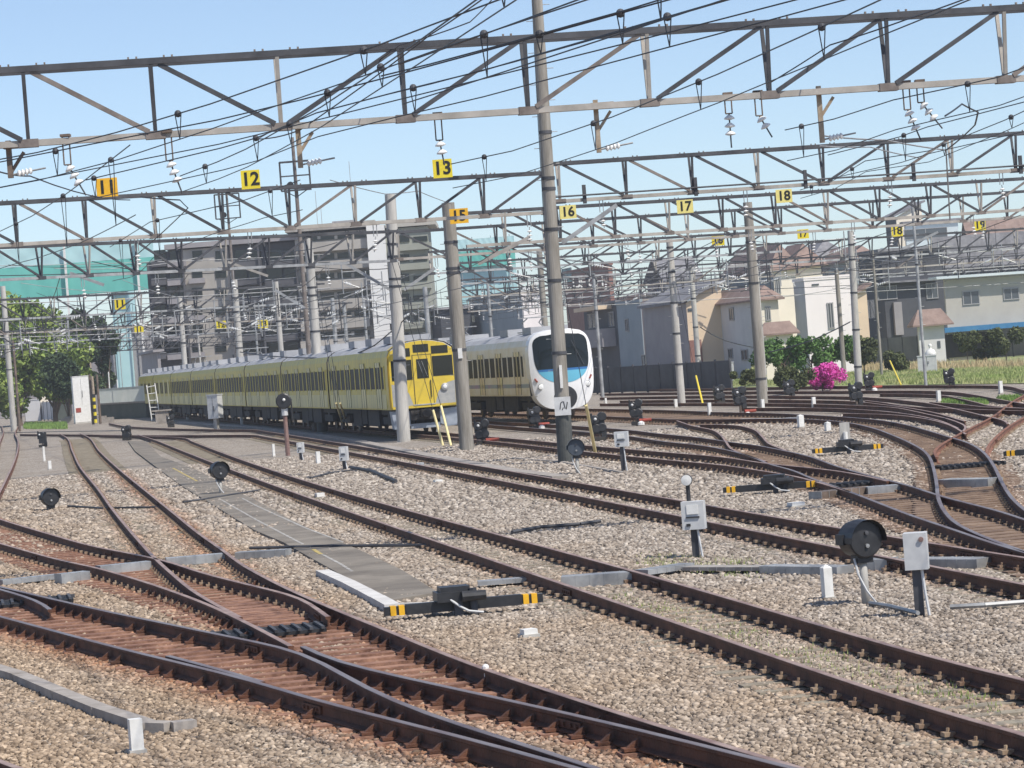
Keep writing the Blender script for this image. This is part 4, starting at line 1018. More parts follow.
catenary('overhead wire pair under the nearest beam at the right edge',
         [(1060,54),(1024,67.5),(997,77.5),(940,90),(893,100),(834,119),(785,130)], [(1060,76),(1024,87.5),(993,101),(933,121),(868,141),(835,150),(768,167),(702,191),(630,222)])
catenary('lower overhead wire pair at the right edge between the first two beams',
         [(1060,97),(1024,111),(1005,120),(928,151),(865,161),(834,180),(800,190)], [(1060,105),(1024,119),(993,129),(928,153),(863,175),(820,190)])
catenary('thin overhead wire pair at the right edge above the second beam',
         [(1060,92),(1024,102),(970,116),(927,127),(899,137),(828,155)], [(1060,74),(1024,86),(960,106),(893,130),(866,146)], dis=6)
catenary('overhead wire pair crossing the left part of the second beam',
         [(300,180),(245,200),(150,222),(110,247)], [(330,175),(250,205),(200,232),(160,262),(120,290)], dis=6, far=True)
catenary('overhead wire pair ending in front of the teal netting',
         [(130,145),(85,180),(66,194),(32,216),(-10,236)], [(300,165),(215,190),(140,213),(70,248),(-10,270)], dis=6, far=True)
# far wires run straight up the yard between the farther beams
farw = [(-9.5, 'over the left ladder'), (-5.2, 'left of the yellow train'), (-1.0, 'beside the pale cab pole'), (3.6, 'above the yellow train'), (7.6, 'between the two trains'), (12.2, 'above the white train'), (16.5, 'right of the white train'),
        (20.6, 'over the slim concrete pole'), (25.0, 'over the bare pole'), (29.5, 'over the far right tracks'), (34.0, 'farthest to the right'), (-14.5, 'in front of the teal netting'), (-20, 'over the left trees')]
# v coordinates of the tracks at mid distance, measured from the photo
def uvpx(px, py): return uv(G(px, py, 0))
for i, (v0, lb) in enumerate(farw):
    u0, u1 = 88 + (i % 3) * 4, 262
    n = 7; mp, cp = [], []
    t = thing('catenary_wire', xy(u0, v0, GZ), TH, 'distant straight overhead wire pair ' + lb, 'overhead wire', 'overhead wires above the tracks')
    L = u1 - u0; b = MB(); span = 28.0; m_ = MB()
    k = 0; pts = []; N = int(L / 3.5)
    for j in range(N + 1):
        y = L * j / N; ph = (y % span) / span; sag = 4 * ph * (1 - ph) * .55
        pts.append(Vector((0, y, 6.15 - GZ - sag)))
    b.path(pts, .012, 4); b.build('messenger_wire', M['wire'], t)
    zig = [Vector(((.2 if (j % 2) else -.2), min(L, j * span), 5.2 - GZ)) for j in range(int(L / span) + 2)]
    m_.path(zig, .01, 4); m_.build('contact_wire', M['wire'], t)
    y = 2.5
    while y < L and k < 22:
        ph = (y % span) / span; z = 6.15 - GZ - 4 * ph * (1 - ph) * .55
        d_ = MB(); d_.tube((0, y, z), (0, y, 5.2 - GZ), .007, .007, 4, False); dr = d_.build('dropper', M['wire'], t)
        y += 5; k += 1
# cross-span and feeder wires
def feeder(label, pts, r=.016, m='wire'):
    P = [AY(x, y, Y) for x, y, Y in pts]; o = P[0].copy(); b = MB(); Q = []
    for i in range(len(P) - 1):
        for k in range(6):
            t = k / 6; q = P[i].lerp(P[i + 1], t); q.z -= 4 * t * (1 - t) * (P[i + 1] - P[i]).length * .004; Q.append(q - o)
    Q.append(P[-1] - o); b.path(Q, r, 4); tag(b.build('feeder_wire', M[m], loc=o), label, 'overhead wire', 'feeder and span wires')
feeder('thick feeder cable crossing above the nearest beam at top centre', [(560, -60, 36), (430, 35, 44), (300, 130, 50), (256, 139, 60)], .012)
feeder('thick dark cable from the top edge to the left of plate 13', [(500, -10, 40), (470, 22, 44), (400, 45, 48), (256, 140, 62)], .010)
feeder('span wire from the top of the dark pole to the left', [(452, 204, 104), (418, 191, 100), (385, 194, 96), (330, 180, 92)], .014, 'galv')
feeder('span wire dipping behind the yellow cab', [(406, 318, 122), (375, 345, 128), (345, 357, 140), (240, 352, 180)], .03)
feeder('sagging black cable from the slim pole to the cream house', [(700, 327, 150), (730, 342, 170), (760, 348, 180)], .03)
feeder('sagging black cable before the white house', [(850, 322, 167), (810, 341, 175), (770, 352, 180)], .035)
feeder('thin wire down the tallest pole', [(531, -20, 88), (538, 120, 88), (545, 240, 88), (556, 400, 87)], .012)
feeder('pale steady pipe over the right of the second beam', [(825, 136, 72), (885, 140, 76), (946, 150, 80), (950, 220, 82)], .02, 'galv')
feeder('curved jumper wire over the second beam at right', [(820, 146, 74), (870, 147, 78), (920, 158, 82)], .016, 'galv')
feeder('jumper cable hanging on the right of the second beam', [(945, 116, 60), (962, 104, 62), (978, 112, 64), (975, 125, 66), (946, 150, 72)], .02)
feeder('span wire from the insulator by plate 11', [(0, 172, 50), (30, 176, 55), (130, 200, 84)], .014)
feeder('steady wire right of plate 12', [(140, 197, 84), (180, 200, 82), (188, 208, 80), (130, 260, 90)], .018)
feeder('thin wire across the sky in the upper right corner', [(1060, -40, 40), (905, 20, 48), (830, 45, 50), (768, 84, 52)], .012)
for k, (y0, y1) in enumerate(((272, 262), (300, 288), (318, 305), (334, 322), (346, 336), (262, 254))):
    feeder('distant horizontal feeder wire over the left half, %s' % ('highest but one', 'level with the teal netting hem', 'through the apartment balconies', 'low over the apartment block', 'just above the train roof', 'highest')[k], [(-20, y0 + 4, 150 + k * 10), (150, (y0 + y1) / 2 + 4, 155 + k * 10), (330, y1, 160 + k * 10)], .022, 'galv' if k % 2 else 'wire')
for k, (y0, y1) in enumerate(((283, 250), (296, 262), (303, 272), (309, 280))):
    feeder('distant horizontal feeder wire over the right half, %s' % ('highest', 'second', 'third', 'lowest')[k], [(500, y0, 170 + k * 12), (760, (y0 + y1) / 2 + 2, 175 + k * 12), (1060, y1, 180 + k * 12)], .02, 'galv' if k % 2 else 'wire')

# insulator hangers and drop arms
def hanger(px, py, Y, label, drop=.5, tilt=.25, n=3):
    c = AY(px, py, Y); t = thing('insulator_hanger', c - Vector((0, 0, drop + .45)), 0, label, 'insulator', 'insulator strings hung from the beams')
    H = drop + .45
    b = MB()
    for s_ in (-.055, .055): b.tube((s_, 0, H + .12), (s_, 0, H - drop * .7), .013, .013, 6)
    b.tube((-.055, 0, H - drop * .7), (.055, 0, H - drop * .7), .013, .013, 6); b.box(-.08, -.09, H + .1, .08, .09, H + .14)
    b.build('yoke', M['steelrust'], t)
    z0 = H - drop * .7; b = MB(); ax = Vector((tilt, 0, -1)).normalized(); b.tube((0, 0, z0), Vector((0, 0, z0)) + ax * (.15 * n + .12), .014, .014, 6); rod = b.build('rod', M['steel'], t)
    for k in range(n):
        q = Vector((0, 0, z0)) + ax * (.07 + .13 * k)
        b = MB(); b.lathe([(.03, -.045), (.085, .0), (.09, .02), (.03, .035)], q, ax, 12); b.build('insulator_disc', M['insul'], rod, True)
for a in ((66, 143, 49, 'insulator string under the nearest beam at the far left', .5, .5, 3),
          (168, 139, 49.2, 'insulator string above and right of plate 11', .5, .3, 3),
          (438, 121, 50, 'insulator string above plate 13', .45, .12, 2),
          (728, 101, 50.8, 'white insulator string right of centre under the nearest beam', .3, 0, 3),
          (758, 99, 51, 'insulator yoke right of the white insulator string', .4, .5, 2),
          (906, 89, 51.5, 'insulator string at the right under the nearest beam', .5, .35, 3),
          (920, 88, 51.6, 'second insulator string at the right under the nearest beam', .35, .7, 3)):
    hanger(*a)
hn = 0
for (t_, a, b_, zt, dp) in BEAMS[1:]:
    L = (b_ - a).length; d = (b_ - a).normalized(); x = 1.5
    hn += 1; k = 0
    near = ' '.join(t_['label'].replace(',', '').split()[:9])
    near = ' '.join(near.split()[:-1]) if near.split()[-1] in ('the', 'a', 'over', 'from', 'and', 'to', 'at', 'of', 'on', 'in', 'just') else near
    while x < L and k < 7:
        p = a + d * x; p.z = zt - dp
        dx = rnd.uniform(-.3, .4)
        t = thing('insulator_hanger', p - Vector((0, 0, .95)), 0, 'small insulator under the ' + near, 'insulator', 'insulators under the ' + near)
        b = MB(); b.tube((-.05, 0, .95), (-.05, 0, .55), .014, .014, 5); b.tube((.05, 0, .95), (.05, 0, .55), .014, .014, 5); b.tube((0, 0, .55), (dx * .4, 0, .1), .014, .014, 5)
        b.build('yoke', M['galv'], t)
        b = MB()
        for q in (.18, .30, .42): b.lathe([(.03, -.03), (.085, 0), (.03, .03)], (dx * .4 * (1 - q / .55), 0, q), (0, 0, 1), 8)
        b.build('insulator_disc', M['insul'], t)
        x += rnd.uniform(3.2, 4.8); k += 1
def drop_arm(px, py, Y, h, label, m='drop'):
    c = AY(px, py, Y); t = thing('drop_arm', c - Vector((0, 0, h)), 0, label, 'drop arm', 'rusty drop arms under the nearest beam')
    b = MB(); b.box(-.06, -.05, 0, .02, .05, h + .15); b.bar((.0, 0, h - .35), (.22, 0, h - .05), .05, .05); b.box(-.1, -.09, h + .02, .28, .09, h + .1); b.build('arm', M[m], t)
    b = MB(); b.tube((0, 0, .05), (.55, 0, .12), .016, .016, 6); st = b.build('steady_rod', M['galv'], t)
    b = MB()
    for k in range(4): b.lathe([(.03, -.03), (.06, 0), (.03, .03)], (.12 + k * .06, 0, .065 + k * .008), (1, 0, .1), 10)
    b.build('insulator', M['insul'], st)
drop_arm(299, 130, 50, .62, 'rusty drop arm above the left lamp cage')
drop_arm(597, 109, 50.4, .72, 'rusty drop arm right of the tallest pole')
drop_arm(820, 95, 51.2, .8, 'rusty drop arm at the upper right with a white insulator')
drop_arm(10, 150, 49, .45, 'rusty drop arm at the far left under the nearest beam', 'steelrust')

# ------------------------------------------------------------------ trains
M['ty'] = mat('train yellow', (.70, .52, .05), .4, 0, scale=1.5, col2=(.60, .45, .06))
M['tside'] = mat('train side faded yellow', (.76, .62, .10), .5, 0, scale=2.2, col2=(.52, .44, .13), stretch=(2, 2, .25))
M['tgrey'] = mat('train grey panel', (.42, .42, .40), .45, 0, scale=4, col2=(.33, .34, .34))
M['troof'] = mat('train roof', (.30, .31, .33), .7, 0, scale=.8, col2=(.42, .43, .45))
M['skirt'] = mat('train skirt', (.34, .38, .44), .5, 0, scale=3, col2=(.26, .30, .35))
M['tglass'] = mat('train side glass', (.008, .009, .009), .5, 0, spec=.12)
M['tpale'] = mat('faded pale lower side', (.76, .67, .28), .5, 0, scale=2.2, col2=(.56, .50, .24), stretch=(1, 1, .3))
M['seam'] = mat('dark seam', (.06, .055, .03), .6)
M['tdoor'] = mat('train door', (.78, .70, .36), .5, 0, scale=1.2, col2=(.66, .60, .30))
M['wwhite'] = mat('train white', (.80, .81, .82), .3, 0, scale=2, col2=(.72, .73, .74))
M['wside'] = mat('train beige side', (.84, .79, .66), .45, 0, scale=1.0, col2=(.76, .68, .48))
M['wdoor'] = mat('train side door', (.80, .72, .36), .45, 0, scale=1.2, col2=(.82, .66, .46))
M['pinkb'] = mat('violet train band', (.38, .27, .40), .5, 0, scale=.5, col2=(.25, .40, .38))
M['blue1'] = mat('train blue', (.03, .14, .36), .3)
M['blue2'] = mat('train cyan', (.12, .42, .58), .35)
PROF = [(-1.4, 1.08), (-1.42, 1.5), (-1.42, 2.6), (-1.40, 3.25), (-1.30, 3.52), (-1.0, 3.72), (-.5, 3.84), (0, 3.88), (.5, 3.84), (1.0, 3.72), (1.30, 3.52), (1.40, 3.25), (1.42, 2.6), (1.42, 1.5), (1.4, 1.08)]
def body_loft(b, secs, prof=PROF, capf=True):
    n = len(prof); vs = []
    for (y, sx, sz, dz) in secs: vs += [(x * sx, y, 1.08 + (z - 1.08) * sz + dz) for x, z in prof]
    fs = [(i * n + k, i * n + k + 1, (i + 1) * n + k + 1, (i + 1) * n + k) for i in range(len(secs) - 1) for k in range(n - 1)]
    fs += [(i * n + n - 1, i * n, (i + 1) * n, (i + 1) * n + n - 1) for i in range(len(secs) - 1)]
    mi = []
    for i in range(len(secs) - 1):
        for k in range(n - 1): mi.append(1 if 4 <= k <= 9 else 0)
    mi += [0] * (len(secs) - 1)
    fs += [tuple(range(n - 1, -1, -1)), tuple((len(secs) - 1) * n + k for k in range(n))]; mi += [2, 2]
    b.add(vs, fs); b.m = mi; return b
def car_details(car, y0, mside, mdoor, near, both=False, win='tglass', L=19.5):
    doors = [y0 + L * f for f in (.12, .37, .63, .88)]
    sides = (-1,)
    for s_ in (-1, 1):
        for i, dy in enumerate(doors):
            b = MB(); x = s_ * 1.425
            b.box(min(x, x + s_ * .012), dy - .66, 1.15, max(x, x + s_ * .012), dy + .66, 3.05); dr = b.build('door', M[mdoor], car)
            if near and s_ < 0:
                b = MB()
                for o_ in (-.36, .36): b.box(min(x + s_ * .014, x + s_ * .02), dy + o_ - .22, 1.95, max(x + s_ * .014, x + s_ * .02), dy + o_ + .22, 2.85)
                b.box(min(x + s_ * .014, x + s_ * .02), dy - .68, 1.12, max(x + s_ * .014, x + s_ * .02), dy - .64, 3.08); b.box(min(x + s_ * .014, x + s_ * .02), dy + .64, 1.12, max(x + s_ * .014, x + s_ * .02), dy + .68, 3.08); b.box(min(x + s_ * .014, x + s_ * .02), dy - .012, 1.15, max(x + s_ * .014, x + s_ * .02), dy + .012, 3.05)
                b.build('door_glass', M[win], car)
        gaps = [(y0 + .5, doors[0] - .9)] + [(doors[i] + .9, doors[i + 1] - .9) for i in range(3)] + [(doors[3] + .9, y0 + L - .5)]
        for (a, c) in gaps:
            if c - a < .5: continue
            b = MB(); x = s_ * 1.422
            b.box(min(x, x + s_ * .01), a, 1.95, max(x, x + s_ * .01), c, 2.85); wn = b.build('window', M[win], car)
            b = MB(); mid = (a + c) / 2
            for q in ([a, mid, c] if c - a > 1.2 else [a, c]): b.box(min(x, x + s_ * .03), q - .09, 1.9, max(x, x + s_ * .03), q + .09, 2.9)
            b.build('window_post', M[mside], car)
            if s_ < 0: b = MB(); b.box(-1.43, a - .2, 1.14, -1.419, c + .2, 1.72); b.build('lower_panel', M['tpale' if mside == 'tside' else mside], car)
def underframe(car, y0, L=19.5):
    b = MB(); b.box(-.35, y0 + .5, .3, .35, y0 + L - .5, 1.0); b.box(-1.2, y0 + 5.0, .35, 1.2, y0 + 8.4, 1.05); b.box(-1.2, y0 + 8.8, .42, 1.2, y0 + 10.4, 1.05); b.box(-1.15, y0 + 11, .3, 1.15, y0 + 13.6, 1.05); b.box(-1.1, y0 + .3, .85, 1.1, y0 + L - .3, 1.06)
    b.build('equipment', M['dark'], car)
    for by in (2.9, 16.6):
        b = MB(); b.box(-1.12, y0 + by - 1.5, .45, -.95, y0 + by + 1.5, .75); b.box(.95, y0 + by - 1.5, .45, 1.12, y0 + by + 1.5, .75); b.box(-1.1, y0 + by - .3, .4, 1.1, y0 + by + .3, .85); b.build('bogie', M['dark'], car)
        for wy in (-1.05, 1.05):
            b = MB()
            for s_ in (-1, 1): b.tube((s_ * .53, y0 + by + wy, .42), (s_ * .66, y0 + by + wy, .42), .42, .42, 18)
            b.tube((-.6, y0 + by + wy, .42), (.6, y0 + by + wy, .42), .08, .08, 8); b.build('wheelset', M['steelrust'], car)
def roof_gear(car, y0, ac=3, panto=False):
    for k in range(ac):
        y = y0 + 3.5 + k * 5.6; b = MB(); b.box(-.85, y - 1.0, 3.80, .85, y + 1.0, 4.12); b.build('air_conditioner', M['troof'], car)
    if panto:
        y = y0 + 6.3; b = MB()
        for s_ in (-1, 1): b.bar((s_ * .5, y - .8, 3.95), (s_ * .4, y + .5, 4.35), .04, .04); b.bar((s_ * .4, y + .5, 4.35), (s_ * .35, y - .6, 4.55), .04, .04)
        b.box(-.8, y - .7, 4.55, .8, y - .6, 4.6); b.box(-.6, y - .9, 3.9, .6, y + .7, 3.96); b.build('pantograph', M['galv'], car)
# yellow train
fp = G(427, 433.9, 0); ty = thing('commuter_train', (fp.x, fp.y, 0), TH, 'long faded yellow commuter train with a bright yellow cab', 'train')
for c_ in range(8):
    y0 = c_ * 20.0; b = MB()
    if c_ == 0: body_loft(b, [(0, .955, .985, 0), (.1, .99, .997, 0), (.3, 1, 1, 0), (19.5, 1, 1, 0)])
    else: body_loft(b, [(y0, 1, 1, 0), (y0 + 19.5, 1, 1, 0)])
    car = b.build('car_body', [M['tside'], M['troof'], M['ty'] if c_ == 0 else M['dark']], ty); flipfix(car)
    car_details(car, y0 + (.6 if c_ == 0 else 0), 'tside', 'tdoor', c_ < 6, L=19.5 if c_ else 18.9)
    underframe(car, y0); roof_gear(car, y0, 3, c_ in (1, 3, 5))
    if c_: b = MB(); b.box(-.9, y0 - .5, 1.1, .9, y0, 3.4); b.build('gangway', M['dark'], ty)
    if c_ == 0:
        # yellow brow band and cab corner
        b = MB(); pr = [(x * 1.008, z + .012) for x, z in PROF]; n = len(pr)
        vs = [(x, .03, z) for x, z in pr] + [(x, .62, z) for x, z in pr]; b.add(vs, [(k, k + 1, n + k + 1, n + k) for k in range(n - 1)]); cb = b.build('cab_shell', M['ty'], car)
        F_ = -.001
        def fpanel(name, x0, z0, x1, z1, m, th=.012, par=car, off=0.0): b = MB(); b.box(x0, F_ - th - off, z0, x1, F_ - off, z1); return b.build(name, M[m], par)
        fpanel('front_window', -1.27, 2.26, -.42, 3.08, 'glass'); fpanel('front_window', -.22, 2.29, .26, 3.08, 'glass', off=.013); fpanel('front_window', .44, 2.34, 1.28, 3.16, 'glass')
        fpanel('destination_panel', -1.14, 3.22, -.45, 3.56, 'glass'); fpanel('destination_panel', -.32, 3.36, .32, 3.68, 'glass'); fpanel('destination_panel', .43, 3.26, 1.12, 3.58, 'glass')
        dr = fpanel('front_door', -.36, 1.22, .39, 3.24, 'ty', .012)
        b = MB()
        for (x0, z0, x1, z1) in ((-.385, 1.2, -.36, 3.26), (.39, 1.2, .415, 3.26), (-.385, 3.24, .415, 3.265), (-.385, 1.2, .415, 1.225)): b.box(x0, -.018, z0, x1, -.001, z1)
        b.box(.3, -.07, 1.5, .33, -.03, 2.2); b.build('door_frame', M['seam'], dr)
        for s_ in (-1, 1):
            b = MB(); b.add([(s_ * .45, -.006, 1.2), (s_ * 1.30, -.006, 1.2), (s_ * 1.31, -.006, 2.12), (s_ * 1.0, -.006, 2.05), (s_ * .62, -.006, 1.72)], [(0, 1, 2, 3, 4)]); b.build('grey_panel', M['tgrey'], car)
            b = MB(); b.lathe([(.14, .02), (.15, -.06), (.11, -.075), (.02, -.06)], (s_ * .88, -.01, 1.88), (0, 1, 0), 18); hl = b.build('headlight', M['galv'], car)
            b = MB(); b.lathe([(.09, -.078), (.06, -.1), (.01, -.105)], (s_ * .88, -.01, 1.88), (0, 1, 0), 14); b.build('headlight_lens', M['insul'], hl)
            b = MB(); b.add([(s_ * .62, .1, .98), (s_ * 1.38, .1, 1.02), (s_ * 1.3, .1, .28), (s_ * .9, .1, .25), (s_ * .62, .1, .4), (s_ * .62, .7, .98), (s_ * 1.38, .7, 1.02), (s_ * 1.3, .7, .28), (s_ * .9, .7, .25), (s_ * .62, .7, .4)],
                            [(0, 1, 2, 3, 4), (5, 9, 8, 7, 6), (0, 5, 6, 1), (1, 6, 7, 2), (2, 7, 8, 3), (3, 8, 9, 4), (4, 9, 5, 0)]); flipfix(b.build('skirt', M['skirt'], car))
        b = MB(); b.box(-.62, .15, .25, .62, .5, .45); b.build('skirt', M['skirt'], car)
        b = MB(); b.box(-.2, -.35, .72, .2, .3, 1.02); b.tube((0, -.45, .87), (0, -.3, .87), .17, .17, 12); b.box(-.6, 0, .6, .6, .2, 1.0); b.build('coupler', M['dark'], car)
        b = MB(); b.box(-1.32, -.03, 1.1, 1.32, .0, 1.19); b.build('front_sill', M['ty'], car)
        b = MB(); b.box(-.45, -.05, 1.19, .45, -.01, 1.24); b.build('step', M['tgrey'], car)
        for x in (-.07, .08): b = MB(); b.bar((x - .08, -.035, 3.0), (x + .12, -.035, 2.35), .012, .012); b.build('wiper', M['galv'], car)
# white train with rounded nose
fp = G(567.5, 418.3, 0); tw = thing('commuter_train', (fp.x, fp.y, 0), TH, 'white nosed modern commuter train with a black windscreen and blue chin', 'train')
def outline(z):
    """half width of the nose at height z"""
    zc, a = 2.1, 1.42
    if z > zc: k = (z - zc) / (3.93 - zc); return a * max(0, 1 - k ** 5) ** (1 / 3.4)
    k = (zc - z) / (zc - .38); return a * max(0, 1 - k ** 4.6) ** (1 / 2.4) * (1 - .09 * k)
def yf(x, z): return .42 * (abs(x) / 1.42) ** 3 + .40 * max(0, (z - 1.3) / 2.6) ** 2 + .05 * max(0, (1.3 - z))
def nose_patch(name, z0, z1, wf, off, m, par, nz=24, nx=20):
    b = MB(); vs = []; 
    for i in range(nz + 1):
        z = z0 + (z1 - z0) * i / nz; w_ = wf(z)
        for j in range(nx + 1): x = -w_ + 2 * w_ * j / nx; vs.append((x, yf(x, z) - off, z))
    fs = [(i * (nx + 1) + j, i * (nx + 1) + j + 1, (i + 1) * (nx + 1) + j + 1, (i + 1) * (nx + 1) + j) for i in range(nz) for j in range(nx)]
    b.add(vs, fs); return b.build(name, m, par, True)
for c_ in range(8):
    y0 = c_ * 20.0; b = MB()
    body_loft(b, [(y0 + (.85 if c_ == 0 else 0), 1, 1.01, 0), (y0 + 19.5, 1, 1.01, 0)])
    car = b.build('car_body', [M['wside'], M['troof'], M['dark']], tw); flipfix(car)
    car_details(car, y0 + (1.2 if c_ == 0 else 0), 'wside', 'wdoor', c_ < 5, L=19.5 if c_ else 18.0)
    underframe(car, y0); roof_gear(car, y0, 2, c_ in (0, 1, 3))
    if c_: b = MB(); b.box(-.9, y0 - .5, 1.1, .9, y0, 3.4); b.build('gangway', M['dark'], tw)
    b = MB(); b.box(-1.437, y0 + .9, 1.45, -1.425, y0 + 19.4, 1.62); b.build('side_band', M['pinkb'], car)
    if c_ == 0:
        # shell of the nose: rim swept back to the body
        nose_patch('nose', .39, 3.92, outline, 0, M['wwhite'], car, 40, 28)
        b = MB(); zs = [.39 + (3.92 - .39) * i / 40 for i in range(41)]; loop = [(-outline(z), z) for z in zs] + [(outline(z), z) for z in reversed(zs)]
        n = len(loop); vs = [(x, yf(x, z), z) for x, z in loop] + [(x * 1.015, max(yf(x, z), .6) + .25, z + .01) for x, z in loop] + [(x * 1.012, 1.25, z + .01) for x, z in loop]
        b.add(vs, [(k, (k + 1) % n, n + (k + 1) % n, n + k) for k in range(n)] + [(n + k, n + (k + 1) % n, 2 * n + (k + 1) % n, 2 * n + k) for k in range(n)]); flipfix(b.build('nose_shell', M['wwhite'], car, True))
        def ww(z):
            zc, a = 3.0, 1.23
            if z > zc: k = (z - zc) / (3.74 - zc); return a * max(0, 1 - k ** 4.6) ** (1 / 3.2)
            k = (zc - z) / (zc - 1.56); return a * max(0, 1 - k ** 3.2) ** (1 / 2.0)
        nose_patch('windscreen', 2.2, 3.739, ww, .014, M['glass'], car)
        nose_patch('blue_band', 2.1, 2.2, ww, .014, M['blue1'], car, 4)
        nose_patch('blue_chin', 1.561, 2.1, ww, .014, M['blue2'], car, 14)
        for s_ in (-1, 1):
            b = MB(); b.lathe([(.12, .03), (.12, -.03), (.08, -.05), (.01, -.055)], (s_ * 1.04, yf(1.04, 1.45), 1.45), (0, 1, 0), 16); b.build('headlight', M['insul'], car)
            b = MB(); b.lathe([(.135, .02), (.14, -.012)], (s_ * 1.04, yf(1.04, 1.45), 1.45), (0, 1, 0), 16); b.build('headlight_ring', M['steel'], car)
            b = MB(); b.bar((s_ * 1.17, yf(1.17, 1.7) - .03, 1.68), (s_ * 1.27, yf(1.27, 1.85) - .03, 1.83), .05, .06); b.build('tail_lamp', M['red'], car)
        b = MB(); b.lathe([(.52, .0), (.5, -.03), (.1, -.035)], (0, .03, .93), (0, 1, 0), 26); b.build('coupler_recess', M['black'], car)
        b = MB(); b.tube((0, -.25, .88), (0, .1, .88), .2, .2, 14); b.box(-.16, -.3, .75, .16, -.1, 1.0); b.build('coupler', M['dark'], car)
        b = MB(); b.box(-1.3, .27, 1.045, -.5, .3, 1.06); b.build('seam', M['seam'], car)
        b = MB(); b.bar((.45, .1, 3.4), (.95, .1, 2.3), .02, .02); b.build('wiper', M['steel'], car)

# ------------------------------------------------------------------ houses
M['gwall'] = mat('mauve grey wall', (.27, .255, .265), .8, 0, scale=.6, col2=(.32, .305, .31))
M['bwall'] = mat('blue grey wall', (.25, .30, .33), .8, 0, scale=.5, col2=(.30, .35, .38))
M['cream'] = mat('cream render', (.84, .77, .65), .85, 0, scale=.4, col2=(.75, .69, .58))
M['lgrey'] = mat('light grey siding and side shade', (.52, .52, .53), .8, 0, scale=.5, col2=(.60, .60, .60))  # also painted shade on the side faces of white and cream houses
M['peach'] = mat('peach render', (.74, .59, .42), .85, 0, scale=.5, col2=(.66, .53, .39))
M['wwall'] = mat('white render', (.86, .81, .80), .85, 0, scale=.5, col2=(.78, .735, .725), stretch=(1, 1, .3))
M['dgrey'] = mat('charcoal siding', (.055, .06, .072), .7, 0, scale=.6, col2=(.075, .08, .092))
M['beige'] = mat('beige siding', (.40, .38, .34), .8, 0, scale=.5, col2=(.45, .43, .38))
M['brownroof'] = mat('brown roof tiles', (.20, .14, .12), .8, 0, scale=1.5, col2=(.29, .21, .18), bump=.5, bscale=3)
M['greyroof'] = mat('grey roof tiles', (.15, .15, .165), .75, 0, scale=1.5, col2=(.24, .24, .255), bump=.6, bscale=3)
M['bluewhite'] = mat('pale metal roof', (.58, .66, .68), .4, .2, scale=.4, col2=(.66, .72, .73))
M['brick'] = mat('red brown wall', (.24, .12, .10), .85, 0, scale=1, col2=(.31, .17, .14))
M['fence'] = mat('dark fence panel', (.045, .052, .06), .7, 0, scale=1, col2=(.075, .085, .095))
M['fencegrey'] = mat('dull fence', (.15, .145, .145), .8, 0, scale=.4, col2=(.23, .22, .21))
M['frame'] = mat('window frame', (.32, .32, .32), .5)
M['awning'] = mat('blue awning', (.03, .16, .34), .6, 0, scale=2, col2=(.05, .2, .38))
M['teal'] = mat('teal building net', (.10, .42, .36), .8, 0, scale=.15, col2=(.16, .52, .46), stretch=(1, 1, .4))
M['teal2'] = mat('pale teal net', (.36, .60, .62), .8, 0, scale=.12, col2=(.46, .68, .70))
def windows(t, par, corner, dirv, s0, s1, z0, z1, nrm, frame=True, m='glassb'):
    a = corner + dirv * s0; b_ = corner + dirv * s1
    mb = MB(); c = (a + b_) / 2 + nrm * .02; c.z = (z0 + z1) / 2
    mb.obox(c, dirv * (s1 - s0) / 2, nrm * .03, Vector((0, 0, (z1 - z0) / 2))); wn = mb.build('window', M[m], par)
    if frame:
        mb = MB(); w_ = (s1 - s0) / 2; h_ = (z1 - z0) / 2; n_ = c + nrm * .035
        for k in (-1, 0, 1): mb.obox(n_ + dirv * w_ * k, dirv * .035, nrm * .03, Vector((0, 0, h_ + .05)))
        for k in (-1, 1): mb.obox(n_ + Vector((0, 0, h_ * k)), dirv * (w_ + .05), nrm * .035, Vector((0, 0, .035)))
        mb.build('frame', M['frame'], wn)
